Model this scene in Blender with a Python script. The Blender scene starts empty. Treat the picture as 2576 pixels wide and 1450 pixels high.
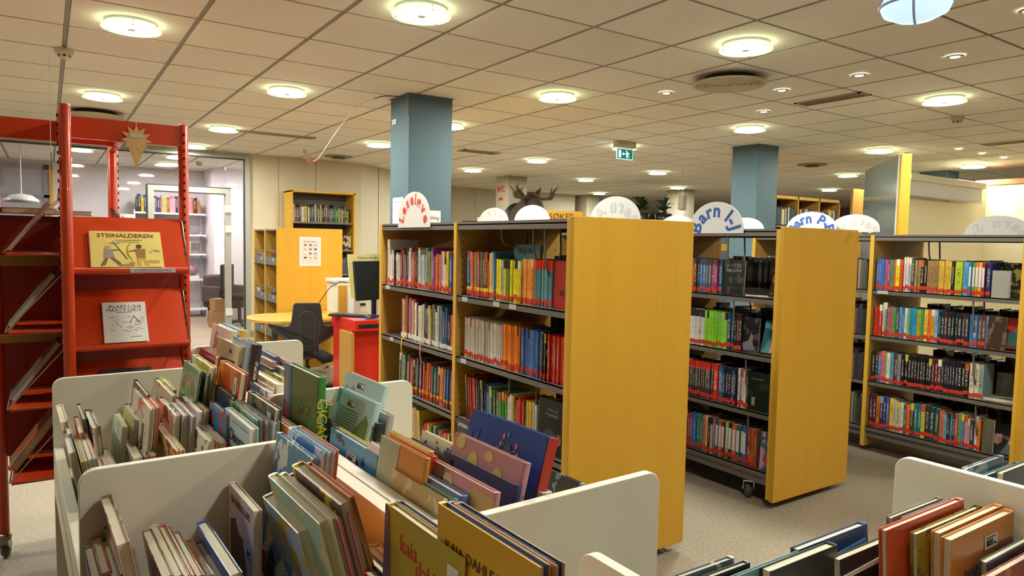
import bpy, math, random
from mathutils import Matrix, Vector
random.seed(7)
SC = bpy.context.scene
COL = SC.collection
PI = math.pi

# ------------------------------------------------------------------ camera, world, exposure
CAM_Z = 1.44
def set_camera():
    f, yaw, pitch, roll = 1744.0, 0.59089, 0.0659, 0.01908
    F = Vector((math.sin(yaw)*math.cos(pitch), math.cos(yaw)*math.cos(pitch), -math.sin(pitch)))
    R = Vector((math.cos(yaw), -math.sin(yaw), 0)); U = R.cross(F)
    R2 = math.cos(roll)*R + math.sin(roll)*U; U2 = -math.sin(roll)*R + math.cos(roll)*U
    cd = bpy.data.cameras.new('camera'); cd.sensor_width = 36; cd.lens = f/2576*36; cd.clip_start = .02; cd.clip_end = 100
    co = bpy.data.objects.new('camera', cd); COL.objects.link(co)
    co.matrix_world = Matrix(((R2.x, U2.x, -F.x, 0), (R2.y, U2.y, -F.y, 0), (R2.z, U2.z, -F.z, CAM_Z), (0, 0, 0, 1)))
    SC.camera = co
set_camera()
W = bpy.data.worlds.new('world'); SC.world = W; W.use_nodes = True
W.node_tree.nodes['Background'].inputs[0].default_value = (1, .86, .68, 1)
W.node_tree.nodes['Background'].inputs[1].default_value = .25
SC.view_settings.view_transform = 'Standard'; SC.view_settings.look = 'None'
SC.view_settings.exposure = 1.42; SC.view_settings.gamma = 1.0; SC.view_settings.use_curve_mapping = False
CY = SC.cycles
CY.max_bounces = 8; CY.diffuse_bounces = 6; CY.glossy_bounces = 2; CY.transmission_bounces = 3; CY.transparent_max_bounces = 6
CY.caustics_reflective = False; CY.caustics_refractive = False
LAMP = 96.0           # ceiling lamp emission
OFFICE = 75.0         # office lamp emission
SPOT = 12.0           # small recessed spotlights

# ------------------------------------------------------------------ materials
def lin(c):
    if isinstance(c, str):
        c = [int(c[i:i+2], 16)/255 for i in (0, 2, 4)]
    return tuple((x/12.92 if x <= .04045 else ((x+.055)/1.055)**2.4) for x in c)
MATS = {}
class NT:
    def __init__(s, name):
        s.m = bpy.data.materials.new(name); s.m.use_nodes = True
        s.t = s.m.node_tree; s.N = s.t.nodes; s.b = s.N['Principled BSDF']
    def n(s, typ, **k):
        x = s.N.new(typ)
        for a, v in k.items(): setattr(x, a, v)
        return x
    def l(s, a, b): s.t.links.new(a, b)
    def math(s, op, a, b=None, c=None):
        x = s.n('ShaderNodeMath', operation=op)
        for i, v in enumerate((a, b, c)):
            if v is None: continue
            if isinstance(v, (int, float)): x.inputs[i].default_value = v
            else: s.l(v, x.inputs[i])
        return x.outputs[0]
    def mix(s, fac, a, b):
        x = s.n('ShaderNodeMix', data_type='RGBA')
        for i, v in ((0, fac), (6, a), (7, b)):
            if isinstance(v, (int, float)): x.inputs[i].default_value = v
            elif isinstance(v, tuple): x.inputs[i].default_value = (*v[:3], 1)
            else: s.l(v, x.inputs[i])
        return x.outputs[2]
    def coords(s, kind='Object'):
        return s.n('ShaderNodeTexCoord').outputs[kind]
    def mapping(s, v, scale=(1, 1, 1), loc=(0, 0, 0)):
        x = s.n('ShaderNodeMapping'); s.l(v, x.inputs[0]); x.inputs['Scale'].default_value = scale; x.inputs['Location'].default_value = loc
        return x.outputs[0]
    def noise(s, v, scale, detail=3, rough=.5):
        x = s.n('ShaderNodeTexNoise'); s.l(v, x.inputs['Vector']); x.inputs['Scale'].default_value = scale
        x.inputs['Detail'].default_value = detail; x.inputs['Roughness'].default_value = rough
        return x.outputs['Fac']
    def ramp(s, v, stops):
        x = s.n('ShaderNodeValToRGB'); s.l(v, x.inputs[0]); e = x.color_ramp.elements
        while len(e) < len(stops): e.new(.5)
        for i, (p, c) in enumerate(stops): e[i].position = p; e[i].color = (*c[:3], 1)
        return x.outputs[0]
    def bump(s, v, strength, dist=.002):
        x = s.n('ShaderNodeBump'); s.l(v, x.inputs['Height']); x.inputs['Strength'].default_value = strength; x.inputs['Distance'].default_value = dist
        s.l(x.outputs[0], s.b.inputs['Normal'])
    def col(s, v):
        if isinstance(v, tuple): s.b.inputs['Base Color'].default_value = (*v[:3], 1)
        else: s.l(v, s.b.inputs['Base Color'])
def mat(name, c, rough=.5, metal=0., grain=0., gscale=30, bump=0., emit=None, estr=0., spec=None, coat=0.):
    if name in MATS: return MATS[name]
    t = NT(name); c = lin(c)
    t.b.inputs['Roughness'].default_value = rough; t.b.inputs['Metallic'].default_value = metal
    if spec is not None: t.b.inputs['Specular IOR Level'].default_value = spec
    if coat: t.b.inputs['Coat Weight'].default_value = coat
    v = t.noise(t.coords(), gscale, 3)
    g = max(grain, .03)
    t.col(t.mix(v, tuple(x*(1-g) for x in c), tuple(min(1, x*(1+g)) for x in c)))
    if bump: t.bump(v, bump)
    if emit:
        t.b.inputs['Emission Color'].default_value = (*lin(emit), 1); t.b.inputs['Emission Strength'].default_value = estr
    MATS[name] = t.m; return t.m
def wood(name, a, b, axis=2, rough=.42):
    if name in MATS: return MATS[name]
    t = NT(name); co = t.coords('Object')
    sc = [22, 22, 22]; sc[axis] = .9
    v = t.noise(t.mapping(co, tuple(sc)), 1, 4, .6)
    sc2 = [3.2, 3.2, 3.2]; sc2[axis] = .15
    w = t.noise(t.mapping(co, tuple(sc2)), 1, 2)
    x = t.math('ADD', t.math('MULTIPLY', v, .45), t.math('MULTIPLY', w, .55))
    t.col(t.ramp(x, [(.33, lin(a)), (.66, lin(b))])); t.b.inputs['Roughness'].default_value = rough
    t.b.inputs['Specular IOR Level'].default_value = .35
    MATS[name] = t.m; return t.m

BEECH = wood('beech_veneer', 'c28e26', 'cc9a30')
BEECHX = wood('beech_edge', 'c8962c', 'd8a83c')
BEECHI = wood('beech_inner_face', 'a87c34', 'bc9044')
TABLEW = wood('table_veneer', 'c08a38', 'd09c48', axis=0)
def grey_steel():
    return mat('grey_steel_shelf', '6a625c', .45, .15, .05, 80)
STEEL = grey_steel()
CHROME = mat('chrome', 'c8c6c0', .22, 1.)
DARKM = mat('black_plastic', '1c1b1b', .4, 0, .05)
CHAIRM = mat('chair_black_plastic', '2a2a2c', .42, 0, .05)
FABRIC = mat('chair_black_fabric', '161618', .9, 0, .2, 400, .3)
WHITEL = mat('white_laminate', 'd8d0be', .5, 0, .015, 10)
PAPER = mat('white_paper', 'd2cecc', .7)
CREAMP = mat('cream_paper', 'e8dc98', .7)
RED = mat('red_enamel', 'c23a0e', .35, 0, .06, 6, coat=.15)
REDD = mat('red_enamel_desk', 'c42414', .4, 0, .05, 5, coat=.1)
LABELR = mat('red_spine_label', 'c03420', .55)
LABELW = mat('white_label', 'e2ddd2', .6)
LABELY = mat('yellow_spine_label', 'e0b41c', .55)
BLACKINK = mat('black_ink', '201c1c', .7)
GREYINK = mat('grey_ink', '8c888c', .7)
FAINTINK = mat('faint_showthrough', 'c4bec0', .7)
BLUEINK = mat('blue_ink', '24509c', .6)
REDINK = mat('red_ink', 'c83820', .6)
BLUEC = mat('column_blue_paint', '4c6570', .6, 0, .05, 60, .05)
WHITEC = mat('column_white_paint', 'b8ac96', .7, 0, .03, 20)
WALLW = mat('wall_offwhite_panel', 'cbbfa6', .6, 0, .02, 4)
WALLC = mat('wall_cream_paint', 'e0d4b0', .75, 0, .02, 8)
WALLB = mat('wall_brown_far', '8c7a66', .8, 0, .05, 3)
OFFW = mat('office_white_paint', 'dcd8dc', .7, 0, .02, 5)
ALU = mat('aluminium_profile', 'a8a69c', .4, .4, .03, 20)
ALUD = mat('dark_gasket', '3c3c3a', .6)

def floor_mat():
    t = NT('linoleum_floor'); co = t.coords('Object')
    a = t.noise(t.mapping(co, (1, 1, 1)), 260, 2, .7); b = t.noise(co, 70, 3, .6); c = t.noise(co, 1.2, 3)
    v = t.math('ADD', t.math('MULTIPLY', a, .5), t.math('ADD', t.math('MULTIPLY', b, .35), t.math('MULTIPLY', c, .15)))
    t.col(t.ramp(v, [(.36, lin('70645a')), (.5, lin('988a78')), (.64, lin('b0a48e'))]))
    t.b.inputs['Roughness'].default_value = .5; t.b.inputs['Specular IOR Level'].default_value = .3
    return t.m
FLOORM = floor_mat()
def tile_mat():
    t = NT('ceiling_tile_mineral'); co = t.coords('Object')
    a = t.noise(co, 160, 2, .7)
    oi = t.n('ShaderNodeObjectInfo').outputs['Random']
    c = t.mix(a, lin('e2dccf'), lin('ece6da'))
    k = t.n('ShaderNodeHueSaturation'); t.l(c, k.inputs['Color']); t.l(t.math('MULTIPLY_ADD', oi, .06, .97), k.inputs['Value'])
    t.col(k.outputs[0]); t.b.inputs['Roughness'].default_value = .9; t.bump(a, .25, .001)
    return t.m
TILEM = tile_mat()
RAILM = mat('ceiling_rail', '8c8272', .5, .1)
TEEM = mat('ceiling_cross_tee', '544a3c', .6)

def book_mats():
    t = NT('book_cover'); co = t.coords('Object')
    sx = t.n('ShaderNodeSeparateXYZ'); t.l(co, sx.inputs[0]); X, Y, Z = sx.outputs
    oi = t.n('ShaderNodeObjectInfo'); rnd = oi.outputs['Random']; base = oi.outputs['Color']
    at = t.n('ShaderNodeAttribute', attribute_type='OBJECT', attribute_name='c2').outputs['Color']
    st = t.n('ShaderNodeAttribute', attribute_type='OBJECT', attribute_name='art').outputs['Fac']
    spine = t.math('LESS_THAN', Y, .03)
    lum = t.n('ShaderNodeRGBToBW'); t.l(base, lum.inputs[0])
    ink = t.mix(t.math('GREATER_THAN', lum.outputs[0], .16), lin('d8d0c4'), lin('2c2420'))
    # lettering-like marks down the spine
    cx = t.n('ShaderNodeCombineXYZ'); t.l(t.math('MULTIPLY', X, 1.6), cx.inputs[0]); t.l(t.math('MULTIPLY', rnd, 40), cx.inputs[1]); t.l(t.math('MULTIPLY', Z, 26), cx.inputs[2])
    nz = t.noise(cx.outputs[0], 2.2, 2, .6)
    inr = t.math('MULTIPLY', t.math('GREATER_THAN', Z, .30), t.math('LESS_THAN', Z, .84))
    inx = t.math('LESS_THAN', t.math('ABSOLUTE', X), .24)
    tm = t.math('MULTIPLY', t.math('MULTIPLY', t.math('GREATER_THAN', nz, .53), spine), t.math('MULTIPLY', inr, inx))
    # second colour: band on the spine, patches on the boards
    band = t.math('MULTIPLY', t.math('GREATER_THAN', Z, .80), spine)
    cy = t.n('ShaderNodeCombineXYZ'); t.l(t.math('MULTIPLY', rnd, 60), cy.inputs[0]); t.l(t.math('MULTIPLY', Y, 2.6), cy.inputs[1]); t.l(t.math('MULTIPLY', Z, 3.0), cy.inputs[2])
    np_ = t.noise(cy.outputs[0], 1.3, 3, .55)
    patch = t.math('MULTIPLY', t.math('GREATER_THAN', np_, .54), t.math('SUBTRACT', 1, spine))
    sec = t.math('MULTIPLY', t.math('ADD', band, patch), st)
    c = t.mix(sec, base, at); c = t.mix(t.math('MULTIPLY', tm, .8), c, ink)
    t.col(c); t.b.inputs['Roughness'].default_value = .32; t.b.inputs['Specular IOR Level'].default_value = .45
    p = NT('book_pages'); co = p.coords('Object')
    sx = p.n('ShaderNodeSeparateXYZ'); p.l(co, sx.inputs[0])
    w = p.noise(p.mapping(co, (60, 1, 1)), 1, 1)
    p.col(p.ramp(w, [(.35, lin('b0a48e')), (.6, lin('dcd2bc'))])); p.b.inputs['Roughness'].default_value = .85
    return t.m, p.m
COVER, PAGES = book_mats()
def stripe_mat():
    t = NT('printed_small_text'); co = t.coords('Generated')
    sx = t.n('ShaderNodeSeparateXYZ'); t.l(co, sx.inputs[0])
    cx = t.n('ShaderNodeCombineXYZ'); t.l(t.math('MULTIPLY', sx.outputs[0], 22), cx.inputs[0]); t.l(t.math('FLOOR', t.math('MULTIPLY', sx.outputs[2], 9)), cx.inputs[2])
    nz = t.noise(cx.outputs[0], 1.0, 1)
    row = t.math('LESS_THAN', t.math('FRACT', t.math('MULTIPLY', sx.outputs[2], 9)), .45)
    t.col(t.mix(t.math('MULTIPLY', row, t.math('GREATER_THAN', nz, .45)), lin('e0dcd4'), lin('686460')))
    return t.m
SMALLTEXT = stripe_mat()
def glass_mat(name, tint, fac=.08, rough=.02):
    t = NT(name); N = t.N; out = N['Material Output']; N.remove(t.b)
    tr = t.n('ShaderNodeBsdfTransparent'); tr.inputs[0].default_value = (*tint, 1)
    gl = t.n('ShaderNodeBsdfGlossy'); gl.inputs['Roughness'].default_value = rough
    fr = t.n('ShaderNodeFresnel'); fr.inputs[0].default_value = 1.45
    m = t.n('ShaderNodeMixShader'); t.l(t.math('ADD', fr.outputs[0], fac), m.inputs[0]); t.l(tr.outputs[0], m.inputs[1]); t.l(gl.outputs[0], m.inputs[2]); t.l(m.outputs[0], out.inputs[0])
    return t.m
GLASS = glass_mat('clear_glass', (.95, .97, .96), .02)
ACRYL = glass_mat('clear_acrylic', (.92, .92, .93), .06)
def emis(name, c, s, sample=False):
    if name in MATS: return MATS[name]
    t = NT(name); t.col(lin(c)); t.b.inputs['Emission Color'].default_value = (*lin(c), 1); t.b.inputs['Emission Strength'].default_value = s
    t.b.inputs['Roughness'].default_value = .4
    MATS[name] = t.m; return t.m

# ------------------------------------------------------------------ mesh builder
class MB:
    def __init__(s): s.v = []; s.f = []; s.mi = []; s.sm = []
    def add(s, vs, fs, mi=0, smooth=False):
        o = len(s.v); s.v += [tuple(v) for v in vs]
        for f in fs: s.f.append(tuple(i+o for i in f)); s.mi.append(mi); s.sm.append(smooth)
        return s
    def box(s, x0, x1, y0, y1, z0, z1, mi=0):
        return s.add([(x, y, z) for x in (x0, x1) for y in (y0, y1) for z in (z0, z1)],
                     [(0, 1, 3, 2), (4, 6, 7, 5), (0, 4, 5, 1), (2, 3, 7, 6), (0, 2, 6, 4), (1, 5, 7, 3)], mi)
    def prism(s, poly, d0, d1, axis='y', mi=0, smooth=False):
        n = len(poly)
        def P(a, b, d): return {'x': (d, a, b), 'y': (a, d, b), 'z': (a, b, d)}[axis]
        vs = [P(a, b, d0) for a, b in poly] + [P(a, b, d1) for a, b in poly]
        o = len(s.v)
        s.add(vs, [tuple(range(n))[::-1], tuple(range(n, 2*n))], mi)
        s.f += [(o+i, o+(i+1) % n, o+n+(i+1) % n, o+n+i) for i in range(n)]; s.mi += [mi]*n; s.sm += [smooth]*n
        return s
    def tube(s, pts, r, n=8, mi=0, cap=True):
        pts = [Vector(p) for p in pts]; rings = []
        rs = r if isinstance(r, (list, tuple)) else [r]*len(pts)
        prev = None
        for i, p in enumerate(pts):
            d = (pts[min(i+1, len(pts)-1)] - pts[max(i-1, 0)]).normalized()
            a = prev - d*prev.dot(d) if prev is not None else d.orthogonal()
            if a.length < 1e-6: a = d.orthogonal()
            a.normalize(); prev = a; b = d.cross(a)
            rings.append([p + (a*math.cos(2*PI*k/n) + b*math.sin(2*PI*k/n))*rs[i] for k in range(n)])
        vs = [v for R in rings for v in R]
        fs = [(i*n+k, i*n+(k+1) % n, (i+1)*n+(k+1) % n, (i+1)*n+k) for i in range(len(pts)-1) for k in range(n)]
        s.add(vs, fs, mi, True)
        if cap:
            s.add(rings[0], [tuple(range(n))[::-1]], mi); s.add(rings[-1], [tuple(range(n))], mi)
        return s
    def lathe(s, prof, n=32, c=(0, 0, 0), mi=0, axis='z'):
        vs = []
        for r, z in prof:
            for k in range(n):
                a = 2*PI*k/n; p = (r*math.cos(a), r*math.sin(a), z)
                if axis == 'x': p = (p[2], p[0], p[1])
                if axis == 'y': p = (p[0], p[2], p[1])
                vs.append((c[0]+p[0], c[1]+p[1], c[2]+p[2]))
        fs = [(i*n+k, i*n+(k+1) % n, (i+1)*n+(k+1) % n, (i+1)*n+k) for i in range(len(prof)-1) for k in range(n)]
        return s.add(vs, fs, mi, True)
    def mesh(s, name, mats):
        me = bpy.data.meshes.new(name); me.from_pydata(s.v, [], s.f)
        for m in (mats if isinstance(mats, (list, tuple)) else [mats]): me.materials.append(m)
        me.polygons.foreach_set('material_index', s.mi); me.polygons.foreach_set('use_smooth', s.sm); me.update()
        return me
    def build(s, name, mats, parent=None, loc=None, rot=None, bevel=0):
        return link(name, s.mesh(name, mats), parent, loc, rot, bevel)
def link(name, data, parent=None, loc=None, rot=None, bevel=0, mw=None):
    o = bpy.data.objects.new(name, data); COL.objects.link(o)
    if parent: o.parent = parent
    if loc: o.location = loc
    if rot: o.rotation_euler = rot
    if mw is not None: o.matrix_local = mw
    if bevel:
        b = o.modifiers.new('bevel', 'BEVEL'); b.width = bevel; b.segments = 2; b.limit_method = 'ANGLE'
    return o
def tag(o, label=None, cat=None, group=None, kind=None):
    if label: o['label'] = label
    if cat: o['category'] = cat
    if group: o['group'] = group
    if kind: o['kind'] = kind
    return o
def thing(name, label, cat, loc=(0, 0, 0), rz=0, group=None):
    o = link(name, None, loc=loc, rot=(0, 0, rz)); o.empty_display_size = .1
    return tag(o, label, cat, group)
def struct(o): o['kind'] = 'structure'; return o
def frame(o, x, y, z):
    return Matrix(((x[0], y[0], z[0], o[0]), (x[1], y[1], z[1], o[1]), (x[2], y[2], z[2], o[2]), (0, 0, 0, 1)))
FONT_CACHE = {}
def text_mesh(s, size, m, extrude=.0006, align='CENTER', bold=0.):
    k = (s, size, m.name, extrude, align, bold)
    if k in FONT_CACHE: return FONT_CACHE[k]
    c = bpy.data.curves.new('lettering', 'FONT'); c.body = s; c.size = size; c.extrude = extrude; c.align_x = align; c.align_y = 'CENTER'; c.resolution_u = 3; c.offset = bold*size
    o = bpy.data.objects.new('tmp', c)
    me = bpy.data.meshes.new_from_object(o); me.name = 'lettering'; me.materials.clear(); me.materials.append(m)
    bpy.data.objects.remove(o); bpy.data.curves.remove(c)
    FONT_CACHE[k] = me; return me
def text(s, size, m, parent, mw, name='lettering', align='CENTER', extrude=.0006, bold=0.):
    return link(name, text_mesh(s, size, m, extrude, align, bold), parent, mw=mw)
def round_poly(x0, x1, z0, z1, r, n=6, corners=(1, 1, 1, 1)):
    out = []
    for (cx, cz, a0, on) in ((x1-r, z1-r, 0, corners[0]), (x0+r, z1-r, 90, corners[1]), (x0+r, z0+r, 180, corners[2]), (x1-r, z0+r, 270, corners[3])):
        if on: out += [(cx+r*math.cos(math.radians(a0+90*k/n)), cz+r*math.sin(math.radians(a0+90*k/n))) for k in range(n+1)]
        else: out.append((cx+(r if a0 in (0, 270) else -r), cz+(r if a0 in (0, 90) else -r)))
    return out
def ordinal(n):
    return f"{n}{'th' if 10 <= n % 100 <= 20 else {1:'st',2:'nd',3:'rd'}.get(n % 10,'th')}"
def colour_word(c):
    if isinstance(c, str): c = [int(c[i:i+2], 16)/255 for i in (0, 2, 4)]
    import colorsys
    h, s, v = colorsys.rgb_to_hsv(*c); h *= 360
    if v < .22: return 'black'
    if s < .14: return 'white' if v > .78 else ('pale grey' if v > .6 else ('grey' if v > .38 else 'charcoal'))
    if s < .3 and v > .75: return 'cream' if 20 < h < 75 else ('pale blue' if 160 < h < 250 else 'pale pink' if h > 290 or h < 20 else 'pale green')
    if 12 <= h < 42 and v < .55: return 'brown'
    for a, w in ((14, 'red'), (40, 'orange'), (66, 'yellow'), (160, 'green'), (195, 'teal'), (250, 'blue'), (295, 'purple'), (340, 'pink'), (361, 'red')):
        if h < a: break
    return ('dark ' if v < .45 else '') + w

# ================================================================== SETTING
CEIL = CAM_Z + 1.19
GX, GY, G = .1166, 4.19, .6
floor = struct(MB().box(-5, 20, -6, 21, -.05, 0).build('floor', FLOORM))

def visible_rank(x, y):
    f, yaw = 1744.0, .59089
    fx, fy = math.sin(yaw), math.cos(yaw)
    d = x*fx + y*fy; r = x*fy - y*fx
    if d < .6 or abs(r/d) > .80: return None
    py = 612 - f*1.19/d
    if py < -260: return None
    return d
def build_ceiling():
    root = struct(MB().box(-5, 20, -6, 21, CEIL+.03, CEIL+.10).build('ceiling', mat('plenum_dark', '2a2622', .9)))
    ks = range(-8, 33); js = range(-17, 28)
    tile = MB().box(-.2865, .2865, -.2905, .2905, -.010, .012).mesh('ceiling_tile', TILEM)
    c = []
    for k in ks:
        for j in js:
            x, y = GX+(k+.5)*G, GY+(j+.5)*G
            c.append((visible_rank(x, y), x, y))
    vis = sorted([t for t in c if t[0] is not None])[:300]
    near = {(x, y) for _, x, y in vis}
    rest = MB()
    for _, x, y in c:
        if (x, y) in near: link('ceiling_tile', tile, root, loc=(x, y, CEIL+.006))
        else: rest.box(x-.2865, x+.2865, y-.2905, y+.2905, CEIL-.004, CEIL+.018)
    tag(rest.build('ceiling_tile_field', TILEM, root), kind='stuff')
    for k in list(ks)+[33]:
        x = GX+k*G; MB().box(x-.0115, x+.0115, -6, 21, CEIL, CEIL+.03).build('ceiling_runner', RAILM, root)
    for j in list(js)+[28]:
        y = GY+j*G; MB().box(-5, 20, y-.008, y+.008, CEIL+.004, CEIL+.03).build('ceiling_cross_tee', TEEM, root)
    return root
ceiling = build_ceiling()

# ---- walls
WY = 10.4
def wall_panels(name, x0, x1, y, z0, z1, m, joints, depth=.12):
    w = struct(MB().box(x0, x1, y, y+depth, z0, z1).build(name, mat(name+'_core', '6c6458', .8)))
    xs = [x0]+list(joints)+[x1]
    for a, b in zip(xs, xs[1:]):
        MB().box(a+.003, b-.003, y-.012, y, z0+.08, z1-.005).build('wall_panel', m, w)
    return w
wall_panels('wall_back_left', 2.42, 4.10, WY, 0, CEIL, WALLW, (2.83, 3.38))
struct(MB().box(2.40, 4.10, WY-.02, WY+.12, 0, .09).build('baseboard_back', mat('baseboard_grey', '8c8478', .6)))
def diag_wall():
    a, b = Vector((4.10, WY)), Vector((5.6, WY+1.2)); d = (b-a).normalized(); n = Vector((-d.y, d.x))*.1
    poly = [tuple(a), tuple(b), tuple(b+n), tuple(a+n)]
    w = struct(MB().prism(poly, 0, CEIL, 'z').build('wall_diagonal', WALLW))
    for t in (.55, 1.15):
        p = a+d*t; q = -n*.06
        MB().prism([tuple(p+q), tuple(p+d*.008+q), tuple(p+d*.008), tuple(p)], .1, CEIL-.02, 'z').build('panel_joint', mat('joint_shadow', '6c6254', .8), w)
diag_wall()
wall_panels('wall_back_middle', 5.6, 10.8, 13.4, 0, CEIL, WALLW, (7.25, 7.36, 7.95, 8.75, 9.6))
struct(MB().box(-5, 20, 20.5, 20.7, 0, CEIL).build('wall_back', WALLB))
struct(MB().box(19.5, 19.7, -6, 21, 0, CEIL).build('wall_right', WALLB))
struct(MB().box(-5, -4.85, -6, 21, 0, CEIL).build('wall_left', WALLW))
struct(MB().box(-5, 20, -6, -5.85, 0, CEIL).build('wall_front', WALLW))
def low_wall():   # part-height walls with a wooden cap around the reading corner on the right
    w = struct(MB().box(8.25, 10.9, 4.42, 4.54, 0, 2.33).build('wall_screen', WALLC))
    w2 = struct(MB().box(10.9, 11.02, -2.5, 4.54, 0, 2.36).build('wall_reading_corner', WALLC))
    cap = mat('wood_cap', 'a8622c', .5, 0, .1, 12)
    struct(MB().box(10.88, 11.04, -2.5, 4.56, 2.36, 2.43).build('trim_1', cap))
low_wall()

# ---- columns
def column(x0, x1, y0, y1, m, n):
    c = struct(MB().box(x0, x1, y0, y1, 0, CEIL).build(n, m, bevel=.006))
    MB().box(x0-.014, x1+.014, y0-.014, y1+.014, CEIL-.007, CEIL+.004).build('ceiling_collar', RAILM, c)
    return c
col1 = column(2.445, 2.842, 5.18, 5.545, BLUEC, 'column_blue')
col2 = column(6.82, 7.19, 5.13, 5.50, BLUEC, 'column_blue')
column(11.08, 11.45, 5.03, 5.42, BLUEC, 'column_blue')
colwc = column(6.85, 7.26, 10.4, 10.8, WHITEC, 'column_white')
column(10.93, 11.33, 13.1, 13.5, WHITEC, 'column_white'); column(11.17, 11.5, 10.22, 10.7, WHITEC, 'column_white')

# ---- glass partition to the office
def glass_partition():
    w = struct(MB().box(-5, 2.42, WY-.04, WY+.06, CEIL-.085, CEIL).build('window_1', ALU))
    MB().box(-5, 2.36, WY-.025, WY+.04, CEIL-.10, CEIL-.085).build('gasket', ALUD, w)
    MB().box(2.355, 2.42, WY-.04, WY+.06, 0, CEIL-.085).build('end_mullion', ALU, w)
    MB().box(2.34, 2.355, WY-.02, WY+.03, 0, CEIL-.10).build('gasket', ALUD, w)
    MB().box(-5, 1.10, WY-.04, WY+.06, 0, .08).build('bottom_rail', ALU, w)
    js = [-5, -3.2, -1.65, -.22, 1.14, 2.10, 2.34]
    for a, b in zip(js, js[1:]):
        z0 = 2.10 if a == 1.14 else .08
        MB().box(a+.003, b-.003, WY, WY+.012, z0, CEIL-.09).build('pane', GLASS, w)
    d = struct(MB().box(1.12, 1.19, WY-.05, WY+.07, 0, 2.11).box(2.09, 2.16, WY-.05, WY+.07, 0, 2.11).box(1.19, 2.09, WY-.05, WY+.07, 2.04, 2.11).build('door_1', ALU))
    MB().box(1.105, 1.12, WY-.05, WY+.07, 0, 2.12).box(1.121, 2.16, WY-.05, WY+.07, 2.111, 2.125).box(1.19, 2.09, WY-.045, WY+.06, 2.03, 2.04).build('gasket', ALUD, d)
    for z in (1.50, 1.78, .33):
        MB().box(2.075, 2.165, WY-.075, WY-.05, z, z+.10).build('hinge', mat('hinge_grey', 'c8c6be', .5), d)
glass_partition()

# ---- office shell
OY = 13.8
struct(MB().box(-5, 2.40, OY, OY+.1, 0, CEIL).build('wall_office_back', OFFW))
struct(MB().box(2.40, 2.50, 12.95, OY+.1, 0, CEIL).build('wall_office_right', OFFW))
struct(MB().box(2.40, 3.6, 12.85, 12.95, 0, CEIL).build('wall_office_nook', OFFW))
struct(MB().box(3.6, 3.7, WY+.12, 12.95, 0, CEIL).build('wall_office_side', OFFW))
def office_window():
    w = struct(MB().box(-3.0, .05, OY-.05, OY, 1.55, 1.62).box(-3.0, .05, OY-.05, OY, 2.48, 2.56).box(-.03, .05, OY-.05, OY, .9, 2.56)
               .box(-3.0, .05, OY-.05, OY, 2.02, 2.07).box(-1.2, -1.13, OY-.05, OY, .9, 2.5).build('window_2', mat('window_frame_grey', '8c8890', .5)))
    MB().box(-3.0, .0, OY-.02, OY-.01, .9, 2.5).build('pane', mat('night_window', 'a8a4ac', .15), w)
    MB().box(.05, .10, OY-.07, OY, .9, 2.56).build('frame_side', BEECHX, w)
    MB().box(-.62, -.585, OY-.09, OY-.05, 2.2, 2.5).build('window_handle', mat('window_frame_grey', '8c8890', .5), w)
office_window()

# ================================================================== CEILING FITTINGS
def lamp_proto(em, name):
    glow = emis('lamp_glass_'+name, 'f7fbec' if name == 'hall' else 'fff4f2', em, True)
    core = emis('lamp_core_'+name, 'fff8e8' if name == 'hall' else 'ffffff', em*.03)
    ps = []
    ps.append(('housing', MB().lathe([(.0, 0), (.175, 0), (.175, -.022), (.165, -.03), (.0, -.03)], 36).mesh('housing', mat('lamp_housing_white', 'e8e6dc', .5))))
    ps.append(('diffuser', MB().lathe([(.155, -.03), (.15, -.036), (.05, -.04), (0, -.04)], 36).mesh('diffuser', core)))
    ps.append(('glass_disc', MB().lathe([(.172, -.067), (0, -.067)], 40).lathe([(0, -.060), (.172, -.060), (.172, -.067)], 40, mi=1).mesh('glass_disc', [glow, emis('lamp_back_'+name, 'f4fce0', em*.02)])))
    ps.append(('glass_rim', MB().lathe([(.172, -.061), (.199, -.0605), (.201, -.064), (.199, -.0675), (.172, -.0672)], 40).mesh('glass_rim', emis('lamp_rim_'+name, 'c4dcb0', em*.006))))
    ps.append(('centre_cap', MB().lathe([(0, -.073), (.028, -.072), (.034, -.0672)], 18).mesh('centre_cap', mat('lamp_cap', 'c8c0b4', .25, .7))))
    clip = MB().lathe([(.004, -.02), (.004, -.068), (.009, -.069), (.009, -.074), (0, -.075)], 8).mesh('clip', CHROME)
    return ps, clip
HALL = lamp_proto(LAMP, 'hall'); OFF = lamp_proto(OFFICE, 'office')
def lamp(x, y, label, proto=HALL, group='round ceiling lamps'):
    t = thing('ceiling_lamp', label, 'ceiling lamp', (x, y, CEIL-.003), 0, group)
    t.scale = (.76, .76, .62)
    for n, me in proto[0]: link(n, me, t)
    for k in range(3):
        a = 2*PI*k/3+.5; link('clip', proto[1], t, loc=(.17*math.cos(a), .17*math.sin(a), 0))
    return t
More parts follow.
